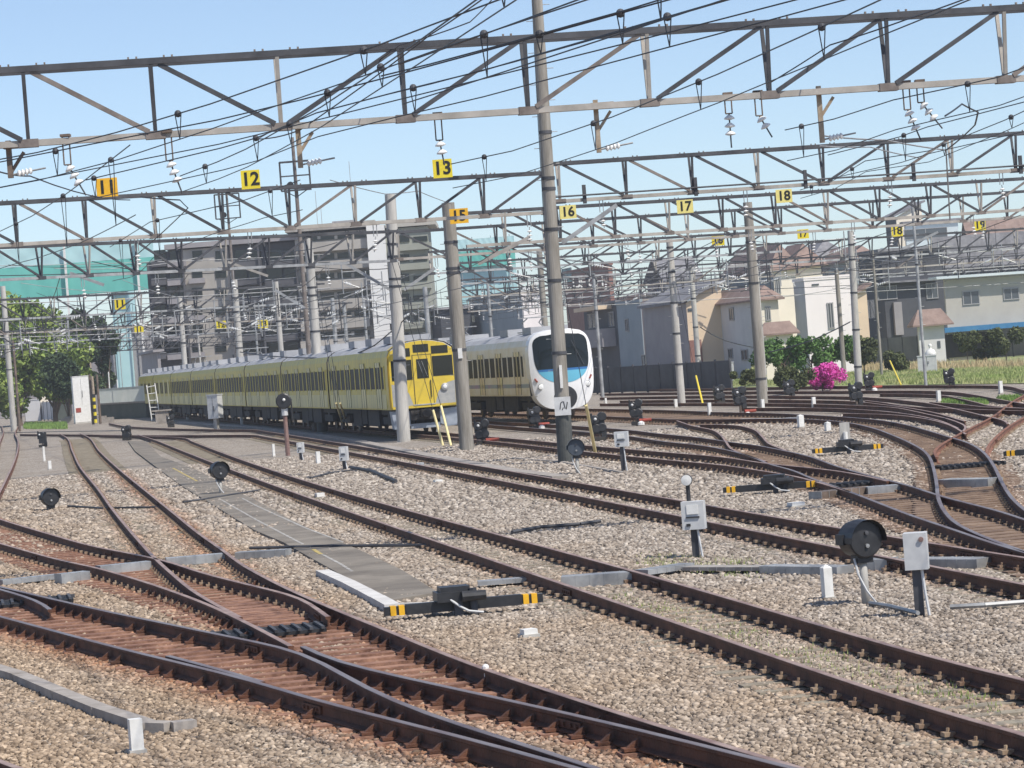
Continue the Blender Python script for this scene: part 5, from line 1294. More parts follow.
class House:
    """box whose near corner stands at the given pixel column and depth; left face runs along U, right face along V"""
    def __init__(s, px, Y, ytop, left_px, right_px, label, mside, mfront, roof='flat', rm='greyroof', zbase=None, over=.4, rise=1.2, cat='house', name='house', maxd=14, skew=0):
        s.u, s.v = U, V
        h = hor(px); sc = FPX / Y; s.Y = Y
        s.c = AY(px, ytop, Y); s.zt = s.c.z; s.c.z = 0
        def hit(pxx, d):
            r = ray(pxx, ytop); # solve c + d*t on vertical plane of ray
            det = d.x * r.y - d.y * r.x
            return -(s.c.x * r.y - s.c.y * r.x) / det if abs(det) > 1e-9 else 1
        s.L = min(maxd, abs(hit(left_px, U))) if left_px is not None else 8.0
        s.W = hit(right_px, V) if right_px is not None else 8.0
        s.t = thing(name, (s.c.x, s.c.y, GZ), 0, label, cat, 'houses beyond the yard')
        zt = s.zt - GZ; s.z = zt
        o = Vector((0, 0, 0)); P = [o, V * s.W, V * s.W + U * s.L, U * s.L]
        b = MB()
        vs = [p + Vector((0, 0, -.3)) for p in P] + [p + Vector((0, 0, zt)) for p in P]
        b.add(vs, [(0, 1, 5, 4), (1, 2, 6, 5), (2, 3, 7, 6), (3, 0, 4, 7), (4, 5, 6, 7)]); b.m = [1, 1, 0, 0, 0]
        s.wall = b.build('wall', [M[mside], M[mfront]], s.t); flipfix(s.wall)  # on pale houses the greyer side material stands in for shade
        b = MB(); Z = Vector((0, 0, 1)); ov = over
        E = [-V * ov - U * ov, V * (s.W + ov) - U * ov, V * (s.W + ov) + U * (s.L + ov), -V * ov + U * (s.L + ov)]
        z = zt
        if roof == 'flat':
            ov = .12; b.add([p + Z * (z + .002) for p in E] + [p + Z * (z + .25) for p in E], [(0, 1, 5, 4), (1, 2, 6, 5), (2, 3, 7, 6), (3, 0, 4, 7), (4, 5, 6, 7), (3, 2, 1, 0)])
        elif roof == 'hip':
            m_ = min(s.W, s.L) / 2
            if s.L > s.W: A_, B_ = V * s.W / 2 + U * m_, V * s.W / 2 + U * (s.L - m_)
            else: A_, B_ = U * s.L / 2 + V * m_, U * s.L / 2 + V * (s.W - m_)
            vs = [p + Z * z for p in E] + [p + Z * (z + .12) for p in E] + [A_ + Z * (z + rise), B_ + Z * (z + rise)]
            f = [(3, 2, 1, 0), (0, 1, 5, 4), (1, 2, 6, 5), (2, 3, 7, 6), (3, 0, 4, 7)]
            f += [(4, 5, 8), (5, 6, 9, 8), (6, 7, 9), (7, 4, 8, 9)] if s.L > s.W else [(4, 5, 9, 8), (5, 6, 9), (6, 7, 8, 9), (7, 4, 8)]
            b.add(vs, f)
        elif roof == 'gable_v':   # ridge along V, slopes seen from the yard
            A_, B_ = -V * ov + U * s.L / 2, V * (s.W + ov) + U * s.L / 2
            vs = [p + Z * z for p in E] + [A_ + Z * (z + rise), B_ + Z * (z + rise)] + [p + Z * (z + .15) for p in E] + [A_ + Z * (z + rise + .15), B_ + Z * (z + rise + .15)]
            b.add(vs, [(0, 1, 7, 6), (6, 7, 11, 10), (2, 3, 9, 8), (8, 9, 10, 11), (0, 4, 5, 1), (3, 2, 5, 4), (0, 6, 10, 4), (4, 10, 9, 3), (1, 5, 11, 7), (5, 2, 8, 11)])
        elif roof == 'shed':      # rises along V
            vs = [E[0] + Z * (z), E[1] + Z * (z + rise), E[2] + Z * (z + rise), E[3] + Z * z]; vs += [p + Z * .2 for p in vs]
            b.add(vs, [(0, 1, 5, 4), (1, 2, 6, 5), (2, 3, 7, 6), (3, 0, 4, 7), (4, 5, 6, 7), (3, 2, 1, 0)])
            g = MB(); g.add([P[0] + Z * z, P[1] + Z * z, P[1] + Z * (z + rise)], [(0, 1, 2)]); g.build('gable', M[mfront], s.t)
        s.roof = flipfix(b.build('roof', M[rm], s.t))
    def px2(s, px, face):
        d = s.v if face == 'f' else s.u; r = ray(px, 340); det = d.x * r.y - d.y * r.x
        return -(s.c.x * r.y - s.c.y * r.x) / det
    def pz(s, px, py, face):
        d = s.v if face == 'f' else s.u; t = s.px2(px, face); q = s.c + d * t; r = ray(px, py); k = q.y / r.y; return CH + r.z * k - GZ
    def win(s, x0, y0, x1, y1, face='f', frame=True, m='glassb'):
        d = s.v if face == 'f' else s.u; n = -s.u if face == 'f' else -s.v
        a, b_ = sorted((s.px2(x0, face), s.px2(x1, face))); z1, z0 = s.pz((x0 + x1) / 2, y0, face), s.pz((x0 + x1) / 2, y1, face)
        windows(s.t, s.wall, Vector((0, 0, 0)), d, a, b_, z0, z1, n, frame, m)
    def band(s, x0, y0, x1, y1, face, name, m, th=.3):
        d = s.v if face == 'f' else s.u; n = -s.u if face == 'f' else -s.v
        a, b_ = sorted((s.px2(x0, face), s.px2(x1, face))); z1, z0 = s.pz((x0 + x1) / 2, y0, face), s.pz((x0 + x1) / 2, y1, face)
        mb = MB(); c = d * (a + b_) / 2 + n * th / 2; c.z = (z0 + z1) / 2; mb.obox(c, d * (b_ - a) / 2, n * th / 2, Vector((0, 0, (z1 - z0) / 2))); return mb.build(name, M[m], s.t)
# right hand houses
h = House(944, 236, 279, 943, 1110, 'beige two storey house with a white roof edge and blue awning at the right', 'beige', 'beige', 'shed', 'bluewhite', over=.9, rise=-.1)
h.win(966, 291, 982, 304); h.win(1007, 288, 1022, 299); 
h.band(940, 322, 1100, 327, 'f', 'awning', 'awning', 1.3); h.band(945, 329, 1100, 352, 'f', 'porch_shadow', 'dark', .12)  # dark slab stands in for the shade below the awning
h2 = House(918, 231, 327, 917, 944, 'low beige annexe with a sloping tiled roof left of the beige house', 'lgrey', 'lgrey', 'hip', 'brownroof', over=.6, rise=1.3)
h2.win(937, 341, 940, 348, frame=False)
h = House(881, 262, 252, 858, 942, 'charcoal grey house with dark balcony beside the slender poles', 'dgrey', 'dgrey', 'flat', 'greyroof')
h.band(883, 280, 941, 282, 'f', 'eave', 'greyroof', .8); h.win(881, 286, 900, 299); h.win(930, 283, 941, 298); h.win(868, 300, 878, 318, 'l')
h.band(895, 302, 903, 335, 'f', 'pillar', 'gwall', .4)
h = House(939, 292, 272, 938, 1110, 'big tiled grey roof behind the beige house', 'dgrey', 'dgrey', 'gable_v', 'greyroof', rise=3.2, maxd=9)
h = House(886, 330, 250, 885, 990, 'far white block with a flat roof behind the dark house', 'wwall', 'wwall', 'flat', 'bluewhite')
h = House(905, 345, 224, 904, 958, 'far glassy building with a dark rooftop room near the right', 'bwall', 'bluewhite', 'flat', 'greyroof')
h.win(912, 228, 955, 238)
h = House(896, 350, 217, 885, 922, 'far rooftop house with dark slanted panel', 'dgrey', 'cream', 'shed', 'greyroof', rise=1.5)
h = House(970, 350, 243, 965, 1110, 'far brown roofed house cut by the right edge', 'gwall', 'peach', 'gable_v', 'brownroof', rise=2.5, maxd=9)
h = House(804, 214, 281, 793, 851, 'plain white flat roofed house behind the bushes', 'lgrey', 'wwall', 'flat', 'wwall', over=.05)  # grey left face is shade put into the colour of a white wall
h.win(830, 303, 835, 328); h.win(816, 283.5, 823, 285, frame=False)
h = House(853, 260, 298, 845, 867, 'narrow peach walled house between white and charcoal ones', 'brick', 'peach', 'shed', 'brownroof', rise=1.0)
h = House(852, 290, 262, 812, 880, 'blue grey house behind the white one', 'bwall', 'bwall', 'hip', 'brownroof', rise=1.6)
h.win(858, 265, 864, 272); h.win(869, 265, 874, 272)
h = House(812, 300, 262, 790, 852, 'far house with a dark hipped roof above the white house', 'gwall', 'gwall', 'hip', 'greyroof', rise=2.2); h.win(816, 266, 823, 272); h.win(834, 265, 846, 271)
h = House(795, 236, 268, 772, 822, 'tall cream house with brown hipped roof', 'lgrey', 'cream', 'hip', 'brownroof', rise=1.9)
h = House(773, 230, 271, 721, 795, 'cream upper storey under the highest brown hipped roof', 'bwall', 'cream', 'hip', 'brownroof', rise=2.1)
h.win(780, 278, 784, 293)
h = House(758, 216, 301, 700, 778, 'two storey house with side greyed as shade and cream end under a brown hip roof', 'lgrey', 'cream', 'hip', 'brownroof', rise=1.1)  # grey of the left wall imitates shade, the lit end stays cream
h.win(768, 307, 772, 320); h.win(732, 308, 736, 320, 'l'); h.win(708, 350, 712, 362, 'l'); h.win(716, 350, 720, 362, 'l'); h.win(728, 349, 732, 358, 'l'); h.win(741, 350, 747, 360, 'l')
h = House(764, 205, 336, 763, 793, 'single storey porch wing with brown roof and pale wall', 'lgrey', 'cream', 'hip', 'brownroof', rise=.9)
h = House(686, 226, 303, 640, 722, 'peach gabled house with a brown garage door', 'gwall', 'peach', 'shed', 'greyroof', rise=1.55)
h.band(689, 340, 701, 368, 'f', 'garage_door', 'brick', .1); h.win(690, 308, 697, 311, frame=False)
h = House(684, 232, 304, 639, 686, 'mauve grey two storey house side with four small windows', 'gwall', 'gwall', 'flat', 'gwall', over=.1)
h.win(656, 314, 659, 326, 'l'); h.win(662, 313, 665, 325, 'l'); h.win(641, 355, 646, 366, 'l'); h.win(652, 353, 656, 366, 'l'); h.win(668, 357, 671, 365, 'l')
h = House(640, 250, 302, 616, 641, 'blue grey house between the balcony house and the mauve one', 'bwall', 'bwall', 'flat', 'bwall', over=.1)
h.win(627, 319, 630, 331, 'l')
h = House(617, 262, 303, 575, 618, 'dark balcony house right of the white train', 'dgrey', 'dgrey', 'flat', 'greyroof', over=.2)
h.band(589, 306, 614, 310, 'l', 'balcony_roof', 'peach', 1.2); h.band(589, 329, 616, 347, 'l', 'balcony', 'gwall', 1.2); h.win(590, 314, 598, 328, 'l'); h.win(611, 312, 616, 326, 'l')
h = House(690, 330, 289, 559, 720, 'long pale metal roofed hall beyond the houses', 'bluewhite', 'bluewhite', 'flat', 'bluewhite', maxd=60, over=.3)
h = House(608, 350, 265, 563, 612, 'red brown building above the white train', 'brick', 'brick', 'flat', 'brick', over=.1, maxd=30); h.win(568, 268, 577, 282, 'l')
h = House(665, 350, 281, 640, 700, 'grey roofed far house behind the long hall', 'gwall', 'gwall', 'gable_v', 'greyroof', rise=2.6, maxd=9)
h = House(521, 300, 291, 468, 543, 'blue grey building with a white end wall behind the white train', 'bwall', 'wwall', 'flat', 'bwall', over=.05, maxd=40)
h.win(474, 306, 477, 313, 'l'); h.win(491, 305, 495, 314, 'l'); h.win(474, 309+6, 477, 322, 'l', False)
h = House(440, 322, 310, 425, 470, 'dark low building between yellow cab and blue grey building', 'dgrey', 'dgrey', 'flat', 'greyroof')
# roof top lettering frame: illegible white characters
p = AY(520, 292, 300); t = thing('rooftop_sign', p, 0, 'row of weathered white roof letters above the white end wall', 'sign')
x = 0; mb0 = MB(); mb0.box(-.2, .05, -.1, 8.2, .12, .0); mb0.build('sign_rail', M['steel'], t)
for k, ch in enumerate(['E', 'H', 'O', 'L', 'U', 'N', 'L', 'U', 'F', 'O', 'H']):
    cu = bpy.data.curves.new('letter', 'FONT'); cu.body = ch; cu.size = 1.25; cu.extrude = .05; cu.offset = .03
    tmp = bpy.data.objects.new('lt', cu); C.objects.link(tmp)
    me = bpy.data.meshes.new_from_object(tmp, depsgraph=bpy.context.evaluated_depsgraph_get()); bpy.data.objects.remove(tmp); me.name = 'letter'
    me.materials.clear(); me.materials.append(M['white']); o = bpy.data.objects.new('letter', me); C.objects.link(o); o.parent = t; o.rotation_euler = (R(90), 0, 0); o.location = (x, 0, .02); x += .74

# apartment block: long balconied slab
def apartment():
    Y = 330.0; sc = FPX / Y
    def P(px, py, dY=0): return AY(px, py, Y + dY)
    root = AY(150, 372, Y); root.z = GZ
    t = thing('apartment_block', root, 0, 'large grey brown apartment block with dark windows and balcony bands', 'apartment building')
    def blk(name, x0, y0, x1, y1, dy0, dy1, m, par=None):
        a, b_ = AY(x0, (y0 + y1) / 2, Y), AY(x1, (y0 + y1) / 2, Y); zt = AY((x0 + x1) / 2, y0, Y).z; zb = AY((x0 + x1) / 2, y1, Y).z
        mb = MB(); mb.box(a.x - root.x, dy0, zb - root.z, b_.x - root.x, dy1, zt - root.z); return mb.build(name, M[m], par or t)
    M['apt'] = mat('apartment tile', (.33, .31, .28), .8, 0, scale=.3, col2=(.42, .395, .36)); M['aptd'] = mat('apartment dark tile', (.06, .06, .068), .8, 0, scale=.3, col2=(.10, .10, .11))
    M['aptg'] = mat('greenish apartment wall', (.27, .28, .235), .8, 0, scale=.3, col2=(.32, .33, .28)); M['aptw'] = mat('white stair tower', (.74, .74, .72), .7)
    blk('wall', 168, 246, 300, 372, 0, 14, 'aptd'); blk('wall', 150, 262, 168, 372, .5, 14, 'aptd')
    blk('wall', 300, 232, 372, 372, -1, 14, 'apt'); blk('wall', 388, 228, 433, 360, -2, 12, 'aptg'); blk('stair_tower', 372, 226, 390, 350, -3, 10, 'aptw')
    rf = blk('roof', 286, 224, 376, 230, -2, 15, 'chord'); blk('roof', 165, 240, 300, 245, -1.2, 15, 'gwall'); blk('roof', 386, 222, 436, 227, -2.5, 13, 'beige'); blk('roof_room', 330, 219, 352, 226, 4, 10, 'gwall')
    blk('wall', 188, 248, 232, 372, -.6, 0, 'apt')
    for fl in range(6):
        y = 251 + fl * 18.5
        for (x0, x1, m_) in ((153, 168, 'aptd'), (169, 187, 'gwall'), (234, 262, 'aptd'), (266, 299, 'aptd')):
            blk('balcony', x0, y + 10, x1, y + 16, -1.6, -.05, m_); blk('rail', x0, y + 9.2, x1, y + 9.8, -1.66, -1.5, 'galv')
        for (x0, x1) in ((154, 166), (170, 178), (180, 186), (235, 247), (249, 261), (267, 282), (284, 298)): blk('window', x0, y - 1, x1, y + 10, -.12, 0, 'glass')
        for (x0, x1) in ((193, 203), (216, 227)): blk('window', x0, y, x1, y + 8.5, -.72, -.6, 'glass')
        if fl % 2: blk('balcony', 190, y + 9, 206, y + 14, -1.5, -.6, 'gwall')
    for fl in range(6):
        y = 234 + fl * 19.5
        blk('window_band', 303, y, 370, y + 5.5, -1.15, -1, 'glass')
        for x0 in (318, 335, 352): blk('pillar', x0, y, x0 + 3, y + 5.5, -1.25, -1.0, 'apt')
        blk('balcony', 302, y + 7.5, 371, y + 17, -2.3, -1.0, 'apt')
        blk('window', 394, y + 2, 410, y + 9, -2.15, -2, 'glass'); blk('window', 414, y + 3, 428, y + 8, -2.15, -2, 'glass')
        blk('balcony', 391, y + 10.5, 432, y + 17, -3.0, -2.0, 'aptg')
    for x0 in (187, 232, 263, 300): blk('column', x0, 247, x0 + 1.6, 368, -1.9, -1.62, 'aptd')
    # rooftop aerials
    for (x0, y0, y1) in ((315, 190, 225), (350, 160, 222), (320, 205, 225)): blk('aerial', x0, y0, x0 + .5, y1, 2, 2.05, 'galv')
    return t
apartment()
h = House(157, 300, 352, 100, 160, 'lilac grey low building with open dark bay behind the platform', 'gwall', 'gwall', 'flat', 'gwall', maxd=24)
# netted building site
def netting(x0, x1, y0, ymid, y1, Y, label):
    a, b_ = AY(x0, y1, Y), AY(x1, y1, Y); zt, zm, zb = AY((x0 + x1) / 2, y0, Y).z, AY((x0 + x1) / 2, ymid, Y).z, AY((x0 + x1) / 2, y1, Y).z
    t = thing('scaffold_netting', (a.x, Y, GZ), 0, label, 'scaffolding', 'netted building sites'); W = b_.x - a.x
    for (nm, z0, z1, m_) in (('upper_net', zm, zt, 'teal2'), ('lower_net', zb, zm, 'teal')):
        b = MB(); nx, nz = 40, 6; vs = []
        for i in range(nz + 1):
            for j in range(nx + 1): vs.append((W * j / nx, .06 * math.sin(j * 1.3) * math.sin(i * .9 + j * .3), z0 - GZ + (z1 - z0) * i / nz))
        b.add(vs, [(i * (nx + 1) + j, i * (nx + 1) + j + 1, (i + 1) * (nx + 1) + j + 1, (i + 1) * (nx + 1) + j) for i in range(nz) for j in range(nx)]); b.build(nm, M[m_], t, True)
    b = MB()
    k = 0
    while k * 2.4 < W: b.tube((k * 2.4, .8, 0), (k * 2.4, .8, zt - GZ + .3), .05, .05, 5); k += 1
    for z in (zb, zm, zt): b.box(0, .75, z - GZ - .04, W, .85, z - GZ + .04)
    b.build('scaffold', M['galv'], t)
    b = MB(); b.box(W * .76, 1.2, 0, W * .84, 9, zt - GZ - 1.0) if W > 15 else b.box(0, 1.2, 0, W, 9, zt - GZ - 1.0); b.build('building', M['teal2'], t)
    b = MB(); b.box(0, 3, 0, W, 9, (zb - GZ) * .7); b.build('low_wall', M['gwall'], t)
    return t, W, zt
t_, W_, z_ = netting(-40, 157, 246, 264, 296, 380, 'teal netted building site at the upper left')
for fx in (.55, .915):
    b = MB(); b.box(W_ * fx - .13, -.6, 0, W_ * fx + .13, -.35, z_ - GZ + .1); b.build('hoist_mast', M['white'], t_)
netting(455, 516, 238, 250, 266, 390, 'pale teal netting glimpsed right of the dark pole')

# ------------------------------------------------------------------ fences, verge, platform
def fence(pa, pb, h, label, m, post=2.4, gap=.0, cap=None):
    a, b_ = base(*pa), base(*pb); d = b_ - a; L = d.length; t = thing('fence', a, math.atan2(d.y, d.x), label, 'fence')
    n = int(L / post); k = 0
    for i in range(n):
        b = MB(); b.box(i * post + .04, -.03, .05, (i + 1) * post - .04, .03, h)
        if i < 90: b.build('panel', M[m], t)
    b = MB()
    for i in range(n + 1): b.box(i * post - .05, -.06, -.1, i * post + .05, .06, h + .1)
    b.build('posts', M['steel'], t)
fence((540, 396), (745, 388), 1.75, 'dark panelled fence along the far tracks', 'fence', 2.2)
fence((745, 371), (1100, 352), 2.1, 'dull wire fence behind the grass and reeds', 'fencegrey', 2.4)
# platform with white railing and ladder at the left
pa, pb = base(100, 419.5), base(166, 416.5)
d = pb - pa; t = thing('service_platform', pa, math.atan2(d.y, d.x), 'dark service platform with a white railing left of the train', 'platform'); L = d.length
M['plat'] = mat('dark platform wall', (.055, .075, .065), .8, 0, scale=.6, col2=(.09, .105, .095)); M['rail_w'] = mat('pale green white railing', (.76, .80, .77), .6, 0, scale=.8, col2=(.66, .72, .69))
b = MB(); b.box(0, 0, -.1, L * .72, 2.5, 1.35); b.build('wall', M['plat'], t)
b = MB(); b.box(0, -.1, 1.35, L, 2.6, 1.5); b.build('deck', M['trough'], t)
k = 0
while k * .28 < L: b = MB(); b.box(k * .28, -.08, 1.5, k * .28 + .17, -.03, 2.75); b.build('railing_panel', M['rail_w'], t); k += 1
b = MB(); b.box(0, -.1, 2.75, L, -.02, 2.85); b.build('top_rail', M['rail_w'], t)
for px in (112, 120): q = base(px, 418.5); b = MB(); b.tube((0, 0, 0), (0, 0, 4.4 if px == 112 else 3.6), .06, .06, 6); tag(b.build('white_post', M['white'], loc=q), 'slim white post on the platform, %s one' % ('taller left' if px == 112 else 'shorter right'), 'post')
q = base(152, 421); t = thing('ladder', q, R(-5), 'white ladder leaning on the service platform end', 'ladder')
b = MB(); b.tube((-.0, 0, 0), (-.28, .3, 2.9), .05, .05, 6); b.tube((.75, -.2, -.1), (.4, .3, 3.0), .05, .05, 6); b.build('stile', M['white'], t)
for k in range(5): b = MB(); f = (k + 1) / 5.3; b.tube((-.28 * f, .3 * f, 2.9 * f), (.75 - .35 * f, -.2 + .5 * f, -.1 + 3.1 * f), .035, .035, 5); b.build('rung', M['white'], t)
q = base(163, 423); b = MB(); b.box(-.5, -.3, 0, .5, .3, .9); b.box(-.75, -.4, .9, .75, .4, 1.0); tag(b.build('work_bench', M['trough'], loc=q), 'small tan work bench under the white ladder', 'bench')
# low junk behind left edge
for (px, py, w_, h_, m_, lb) in ((34, 421, 1.6, 2.2, 'lgrey', 'pale shed side at the far left before the trees'), (64, 420, 1.4, 1.7, 'plat', 'dark green bin beside the tall white cabinet'), (46, 420, 1.0, 2.6, 'cream', 'cream upright box among the left posts'), (134, 417, 1.0, 1.3, 'white', 'white box below the platform railing')):
    q = base(px, py); b = MB(); b.box(-w_ / 2, -.4, 0, w_ / 2, .4, h_); b.box(-w_ / 2 - .05, -.45, h_, w_ / 2 + .05, .45, h_ + .08)
    tag(b.build('storage_box', M[m_], loc=q), lb, 'storage box')
fence((26, 421), (76, 419), 1.9, 'pale wire fence before the left trees', 'lgrey', 1.6)

# verge grass
M['grass'] = mat('verge grass', (.15, .21, .07), .95, 0, scale=.35, col2=(.34, .34, .17), bump=.5, bscale=4)
M['blade'] = mat('grass blades', (.19, .28, .07), .9, 0, scale=.3, col2=(.44, .43, .22))
M['reed'] = mat('dry reeds', (.42, .32, .18), .9, 0, scale=.5, col2=(.55, .45, .28))
M['gpatch'] = mat('low green weeds', (.14, .24, .05), .9, 0, scale=2, col2=(.22, .34, .09))
def ground_patch(name, pts, z, m):
    P = [G(x, y, z) for x, y in pts]; b = MB(); b.add(P, [tuple(range(len(P)))]); o = b.build(name, M[m]); tag(o, kind='structure'); flipfix(o); return o
ground_patch('grass_verge', [(700, 388), (1100, 382), (1200, 372), (1300, 346), (900, 350), (700, 372)], GZ + .004, 'grass')
def blades(name, pts, n, h, wd, m, label, seed, cat='grass'):
    rs = random.Random(seed); P = [G(x, y, GZ) for x, y in pts]
    b = MB(); (A_, B_, C_, D_) = P
    for i in range(n):
        s, t = rs.random(), rs.random(); q = A_.lerp(B_, s).lerp(D_.lerp(C_, s), t)
        for k in range(4):
            hh = h * rs.uniform(.45, 1.2); a = rs.uniform(0, 6.28); dx, dy = math.cos(a) * wd, math.sin(a) * wd; lx, ly = rs.uniform(-.3, .3) * hh, rs.uniform(-.3, .3) * hh
            q2 = q + Vector((rs.uniform(-.15, .15), rs.uniform(-.15, .15), 0))
            b.add([q2 - Vector((dx, dy, 0)), q2 + Vector((dx, dy, 0)), q2 + Vector((lx, ly, hh))], [(0, 1, 2)])
    tag(b.build(name, M[m]), label, cat, kind='stuff')
blades('grass', [(705, 386.5), (1090, 382.5), (1090, 366), (705, 378)], 9000, .22, .035, 'blade', 'rough green and straw coloured grass on the verge', 1)
blades('dry_reeds', [(862, 372), (1090, 367), (1090, 363), (862, 367)], 900, .5, .035, 'reed', 'tan dry reeds along the far fence', 2, 'reeds')
blades('dry_reeds', [(700, 381), (740, 380), (740, 374), (700, 375)], 350, .9, .04, 'reed', 'yellowish reeds beside the grey white cabinet', 5, 'reeds')
blades('weeds', [(944, 405), (985, 405), (985, 400), (944, 400)], 900, .12, .03, 'gpatch', 'bright green weeds between the far rails', 3, 'weeds')
blades('weeds', [(1000, 402), (1020, 402), (1020, 397), (1000, 397)], 300, .14, .03, 'gpatch', 'small green weeds at the diamond crossing', 4, 'weeds')
blades('weeds', [(25, 429), (66, 429), (66, 424), (25, 424)], 1500, .3, .04, 'gpatch', 'green weeds before the fence at far left', 6, 'weeds')
blades('weeds', [(640, 565), (760, 580), (760, 560), (650, 552)], 170, .05, .008, 'blade', 'sparse greenish weeds in the gravel below the lamp topped box', 7, 'weeds')
blades('weeds', [(590, 606), (1000, 720), (1010, 700), (620, 592)], 200, .045, .007, 'blade', 'sparse weeds between the rails of the middle track', 8, 'weeds')

# ------------------------------------------------------------------ trees and shrubs
def leafmat(name, a, b_): return mat(name, a, .85, 0, scale=.7, col2=b_, detail=5)
M['leafg'] = leafmat('yellow green leaves', (.12, .20, .035), (.30, .37, .09)); M['leafd'] = leafmat('dark conifer leaves', (.025, .05, .02), (.06, .095, .035))
M['leafb'] = leafmat('bush leaves', (.05, .12, .025), (.12, .22, .05)); M['leafo'] = leafmat('dull olive leaves', (.055, .07, .025), (.11, .13, .045)); M['azalea'] = mat('azalea flowers', (.62, .05, .36), .8, 0, scale=2, col2=(.75, .13, .50))
M['bark'] = mat('bark', (.11, .08, .06), .9, 0, scale=3, col2=(.17, .13, .10))
def tree(name, base_p, h, rx, rz_, trunk, n, leaf, m, label, seed, cat='tree', group='trees and shrubs beyond the yard', lobes=9, conif=False):
    rs = random.Random(seed); t = thing(name, base_p, 0, label, cat, group)
    b = MB(); b.tube((0, 0, -.2), (0, 0, trunk + rz_ * .6), max(.05, h * .022), max(.02, h * .008), 8)
    L = []
    for k in range(lobes):
        a = rs.uniform(0, 6.28); f = rs.uniform(.2, .85)
        c = Vector((math.cos(a) * rx * f, math.sin(a) * rx * f, trunk + rz_ + rs.uniform(-.75, .75) * rz_ * (1 - f * .4)))
        if conif: f2 = 1 - (c.z - trunk) / (2 * rz_); c.x *= max(.2, f2 * 1.3); c.y *= max(.2, f2 * 1.3)
        L.append((c, rs.uniform(.32, .55) * min(rx, rz_) * (1.2 if not conif else .9)))
        b.tube((0, 0, trunk + rs.uniform(0, .5) * rz_), c, h * .01, h * .003, 5, False)
    b.build('trunk', M['bark'], t)
    c_ = MB()
    for i in range(n):
        c, r = rs.choice(L); d = Vector((rs.gauss(0, 1), rs.gauss(0, 1), rs.gauss(0, 1))).normalized() * r * (rs.random() ** .35)
        q = c + d; s_ = leaf * rs.uniform(.6, 1.3); nn = Vector((rs.gauss(0, 1), rs.gauss(0, 1), rs.gauss(0, 1) + .6)).normalized()
        a = nn.orthogonal().normalized(); e = nn.cross(a)
        ang = rs.uniform(0, 6.28); a, e = a * math.cos(ang) + e * math.sin(ang), e * math.cos(ang) - a * math.sin(ang)
        c_.add([q - a * s_, q - e * s_ * .55, q + a * s_, q + e * s_ * .55], [(0, 1, 2, 3)])
    c_.build('crown', M[m], t); return t
def treeat(px, Y, ytop, ybot, wpx, m, label, seed, name='tree', n=5000, leaf=.2, **k):
    sc = FPX / Y; h = (ybot - ytop) / sc; b_ = AY(px, ybot, Y); b_.z = max(b_.z, GZ)
    b_.z = GZ; zt = AY(px, ytop, Y).z - GZ; zb = max(.1, AY(px, ybot, Y).z - GZ)
    tree(name, b_, zt, wpx / 2 / sc, (zt - zb) / 2, zb, n, leaf, m, label, seed, **k)
treeat(20, 285, 283, 425, 72, 'leafg', 'bright yellow green tree at the extreme left', 1, n=14000, leaf=.3, lobes=24)
treeat(56, 290, 290, 425, 66, 'leafg', 'bright green tree left of the conifer', 2, n=13000, leaf=.3, lobes=24)
treeat(84, 292, 284, 425, 44, 'leafd', 'dark conifer rising between the left trees', 3, name='conifer', n=8000, leaf=.25, conif=True, lobes=18)
treeat(108, 295, 300, 422, 30, 'leafd', 'darker tree right of the conifer before the netting', 4, n=5000, leaf=.25, lobes=12)
treeat(-5, 280, 330, 428, 40, 'leafg', 'leafy tree cut by the left edge', 5, n=4000, leaf=.25)
treeat(70, 275, 350, 424, 50, 'leafd', 'dark leaved undergrowth tree behind the tall white cabinet', 6, n=5000, leaf=.22)
treeat(785, 190, 338, 372, 74, 'leafb', 'fresh green bush left of the white house', 11, name='bush', cat='bush', n=4500, leaf=.13, lobes=14)
treeat(812, 195, 338, 368, 44, 'leafb', 'green bush in front of the white house', 12, name='bush', cat='bush', n=3000, leaf=.13, lobes=10)
treeat(843, 196, 335, 362, 30, 'leafb', 'small tree beside the concrete pole', 13, name='bush', cat='bush', n=2600, leaf=.13)
treeat(864, 200, 333, 366, 30, 'leafo', 'dull olive shrub right of the concrete pole', 14, name='bush', cat='bush', n=2600, leaf=.13)
treeat(790, 158, 366, 390, 52, 'leafo', 'dark olive clipped bush left of the azalea', 15, name='bush', cat='bush', n=4500, leaf=.09, lobes=14)
treeat(823, 160, 364, 394, 50, 'azalea', 'bright pink flowering azalea bush', 16, name='azalea_bush', cat='bush', n=6000, leaf=.08, lobes=26)
treeat(745, 165, 370, 386, 30, 'leafo', 'low tangled green shrub by the fence end', 17, name='bush', cat='bush', n=2500, leaf=.1)
treeat(757, 168, 366, 384, 26, 'blade', 'straw tinted shrub behind the bare leaning pole', 18, name='bush', cat='bush', n=2200, leaf=.1)
treeat(967, 215, 330, 352, 24, 'leafo', 'olive tree in front of the blue awning', 19, name='bush', cat='bush', n=2600, leaf=.14)
treeat(1006, 215, 326, 354, 40, 'leafo', 'sprawling olive tree at the right house', 20, name='bush', cat='bush', n=3200, leaf=.14)
treeat(985, 216, 338, 358, 40, 'leafo', 'dull hedge below the beige house', 21, name='bush', cat='bush', n=3000, leaf=.14)
treeat(893, 200, 350, 372, 34, 'leafo', 'dark hedge before the charcoal house', 22, name='bush', cat='bush', n=2800, leaf=.12)

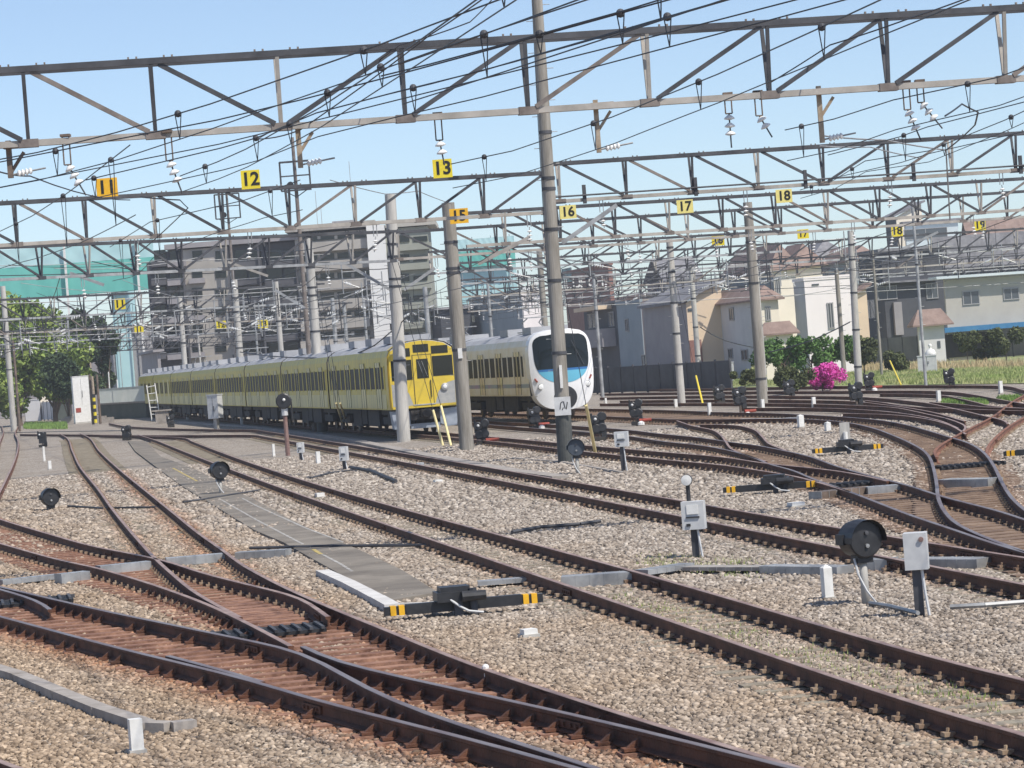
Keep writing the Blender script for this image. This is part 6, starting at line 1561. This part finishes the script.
# span wires strung between the poles, criss-crossing the middle distance
sr = random.Random(21)
for k in range(34):
    lft = k < 20; x0 = sr.uniform(0, 300) if lft else sr.uniform(480, 900); y0 = sr.uniform(258, 335) - (.05 * x0 if lft else .06 * (x0 - 480) + 10)
    Y0 = sr.uniform(125, 215); x1 = x0 + sr.uniform(60, 150); y1 = y0 + sr.uniform(-28, 22); P0, P1 = AY(x0, y0, Y0), AY(x1, y1, Y0 + sr.uniform(-25, 25))
    if min(P0.z, P1.z) < 4.6 or max(P0.z, P1.z) > 11: continue
    b = MB(); Q = [P0.lerp(P1, i / 8) - P0 - Vector((0, 0, 4 * (i / 8) * (1 - i / 8) * .25)) for i in range(9)]; b.path(Q, .017, 4)
    tag(b.build('span_wire', M['galv' if k % 3 == 0 else 'wire'], loc=P0), 'thin span wire among the masts on the %s half' % ('left' if lft else 'right'), 'overhead wire', 'span wires on the %s half' % ('left' if lft else 'right'))
# registration arms hung between the far beams
rr = random.Random(5)
for k in range(104):
    if k < 62: px, py, Y = rr.uniform(5, 440), rr.uniform(272, 335), rr.uniform(150, 230)
    else: px, py, Y = rr.uniform(490, 1010), rr.uniform(225, 285), rr.uniform(150, 230)
    py += -.04 * (px - 200) if k < 62 else 0
    c = AY(px, py, Y)
    if c.z < 5.2: c.z = rr.uniform(5.3, 6.6)
    if c.z > 7.4: c.z = rr.uniform(6, 7.2)
    side = 'left' if k < 62 else 'right'
    t = thing('registration_arm', c, 0, 'small pale registration arm with insulators among the far wires on the %s half' % side, 'registration arm', 'registration arms on the %s half' % side)
    w_ = rr.uniform(.7, 1.5) * rr.choice((-1, 1)); b = MB(); b.tube((0, 0, 0), (w_, 0, -.35), .03, .03, 6); b.tube((0, 0, .5), (w_ * .9, 0, .5), .025, .025, 6); b.tube((0, 0, -.6), (0, 0, .9), .035, .035, 6); b.build('arm', M[rr.choice(('galv', 'galv', 'steel'))], t)
    b = MB()
    for q in range(4): b.lathe([(.03, -.04), (.1, 0), (.03, .04)], (w_ * (.2 + q * .09), 0, -.35 * (.2 + q * .09)), (1, 0, -.3), 8)
    b.build('insulator', M['insul'], t)
# ------------------------------------------------------------------ air
def haze(d):
    m = bpy.data.materials.new('haze air'); m.use_nodes = True; t = m.node_tree; t.nodes.remove(t.nodes['Principled BSDF'])
    v = t.nodes.new('ShaderNodeVolumePrincipled'); v.inputs['Density'].default_value = d; v.inputs['Color'].default_value = (.93, .96, 1, 1); v.inputs['Anisotropy'].default_value = .2
    t.links.new(v.outputs[0], t.nodes['Material Output'].inputs['Volume'])
    b = MB(); b.box(-420, -30, GZ - 1.3, 420, 460, 60); o = b.build('haze', m); flipfix(o); tag(o, 'thin pale summer haze over the whole yard', 'haze', kind='stuff')
haze(.00035)
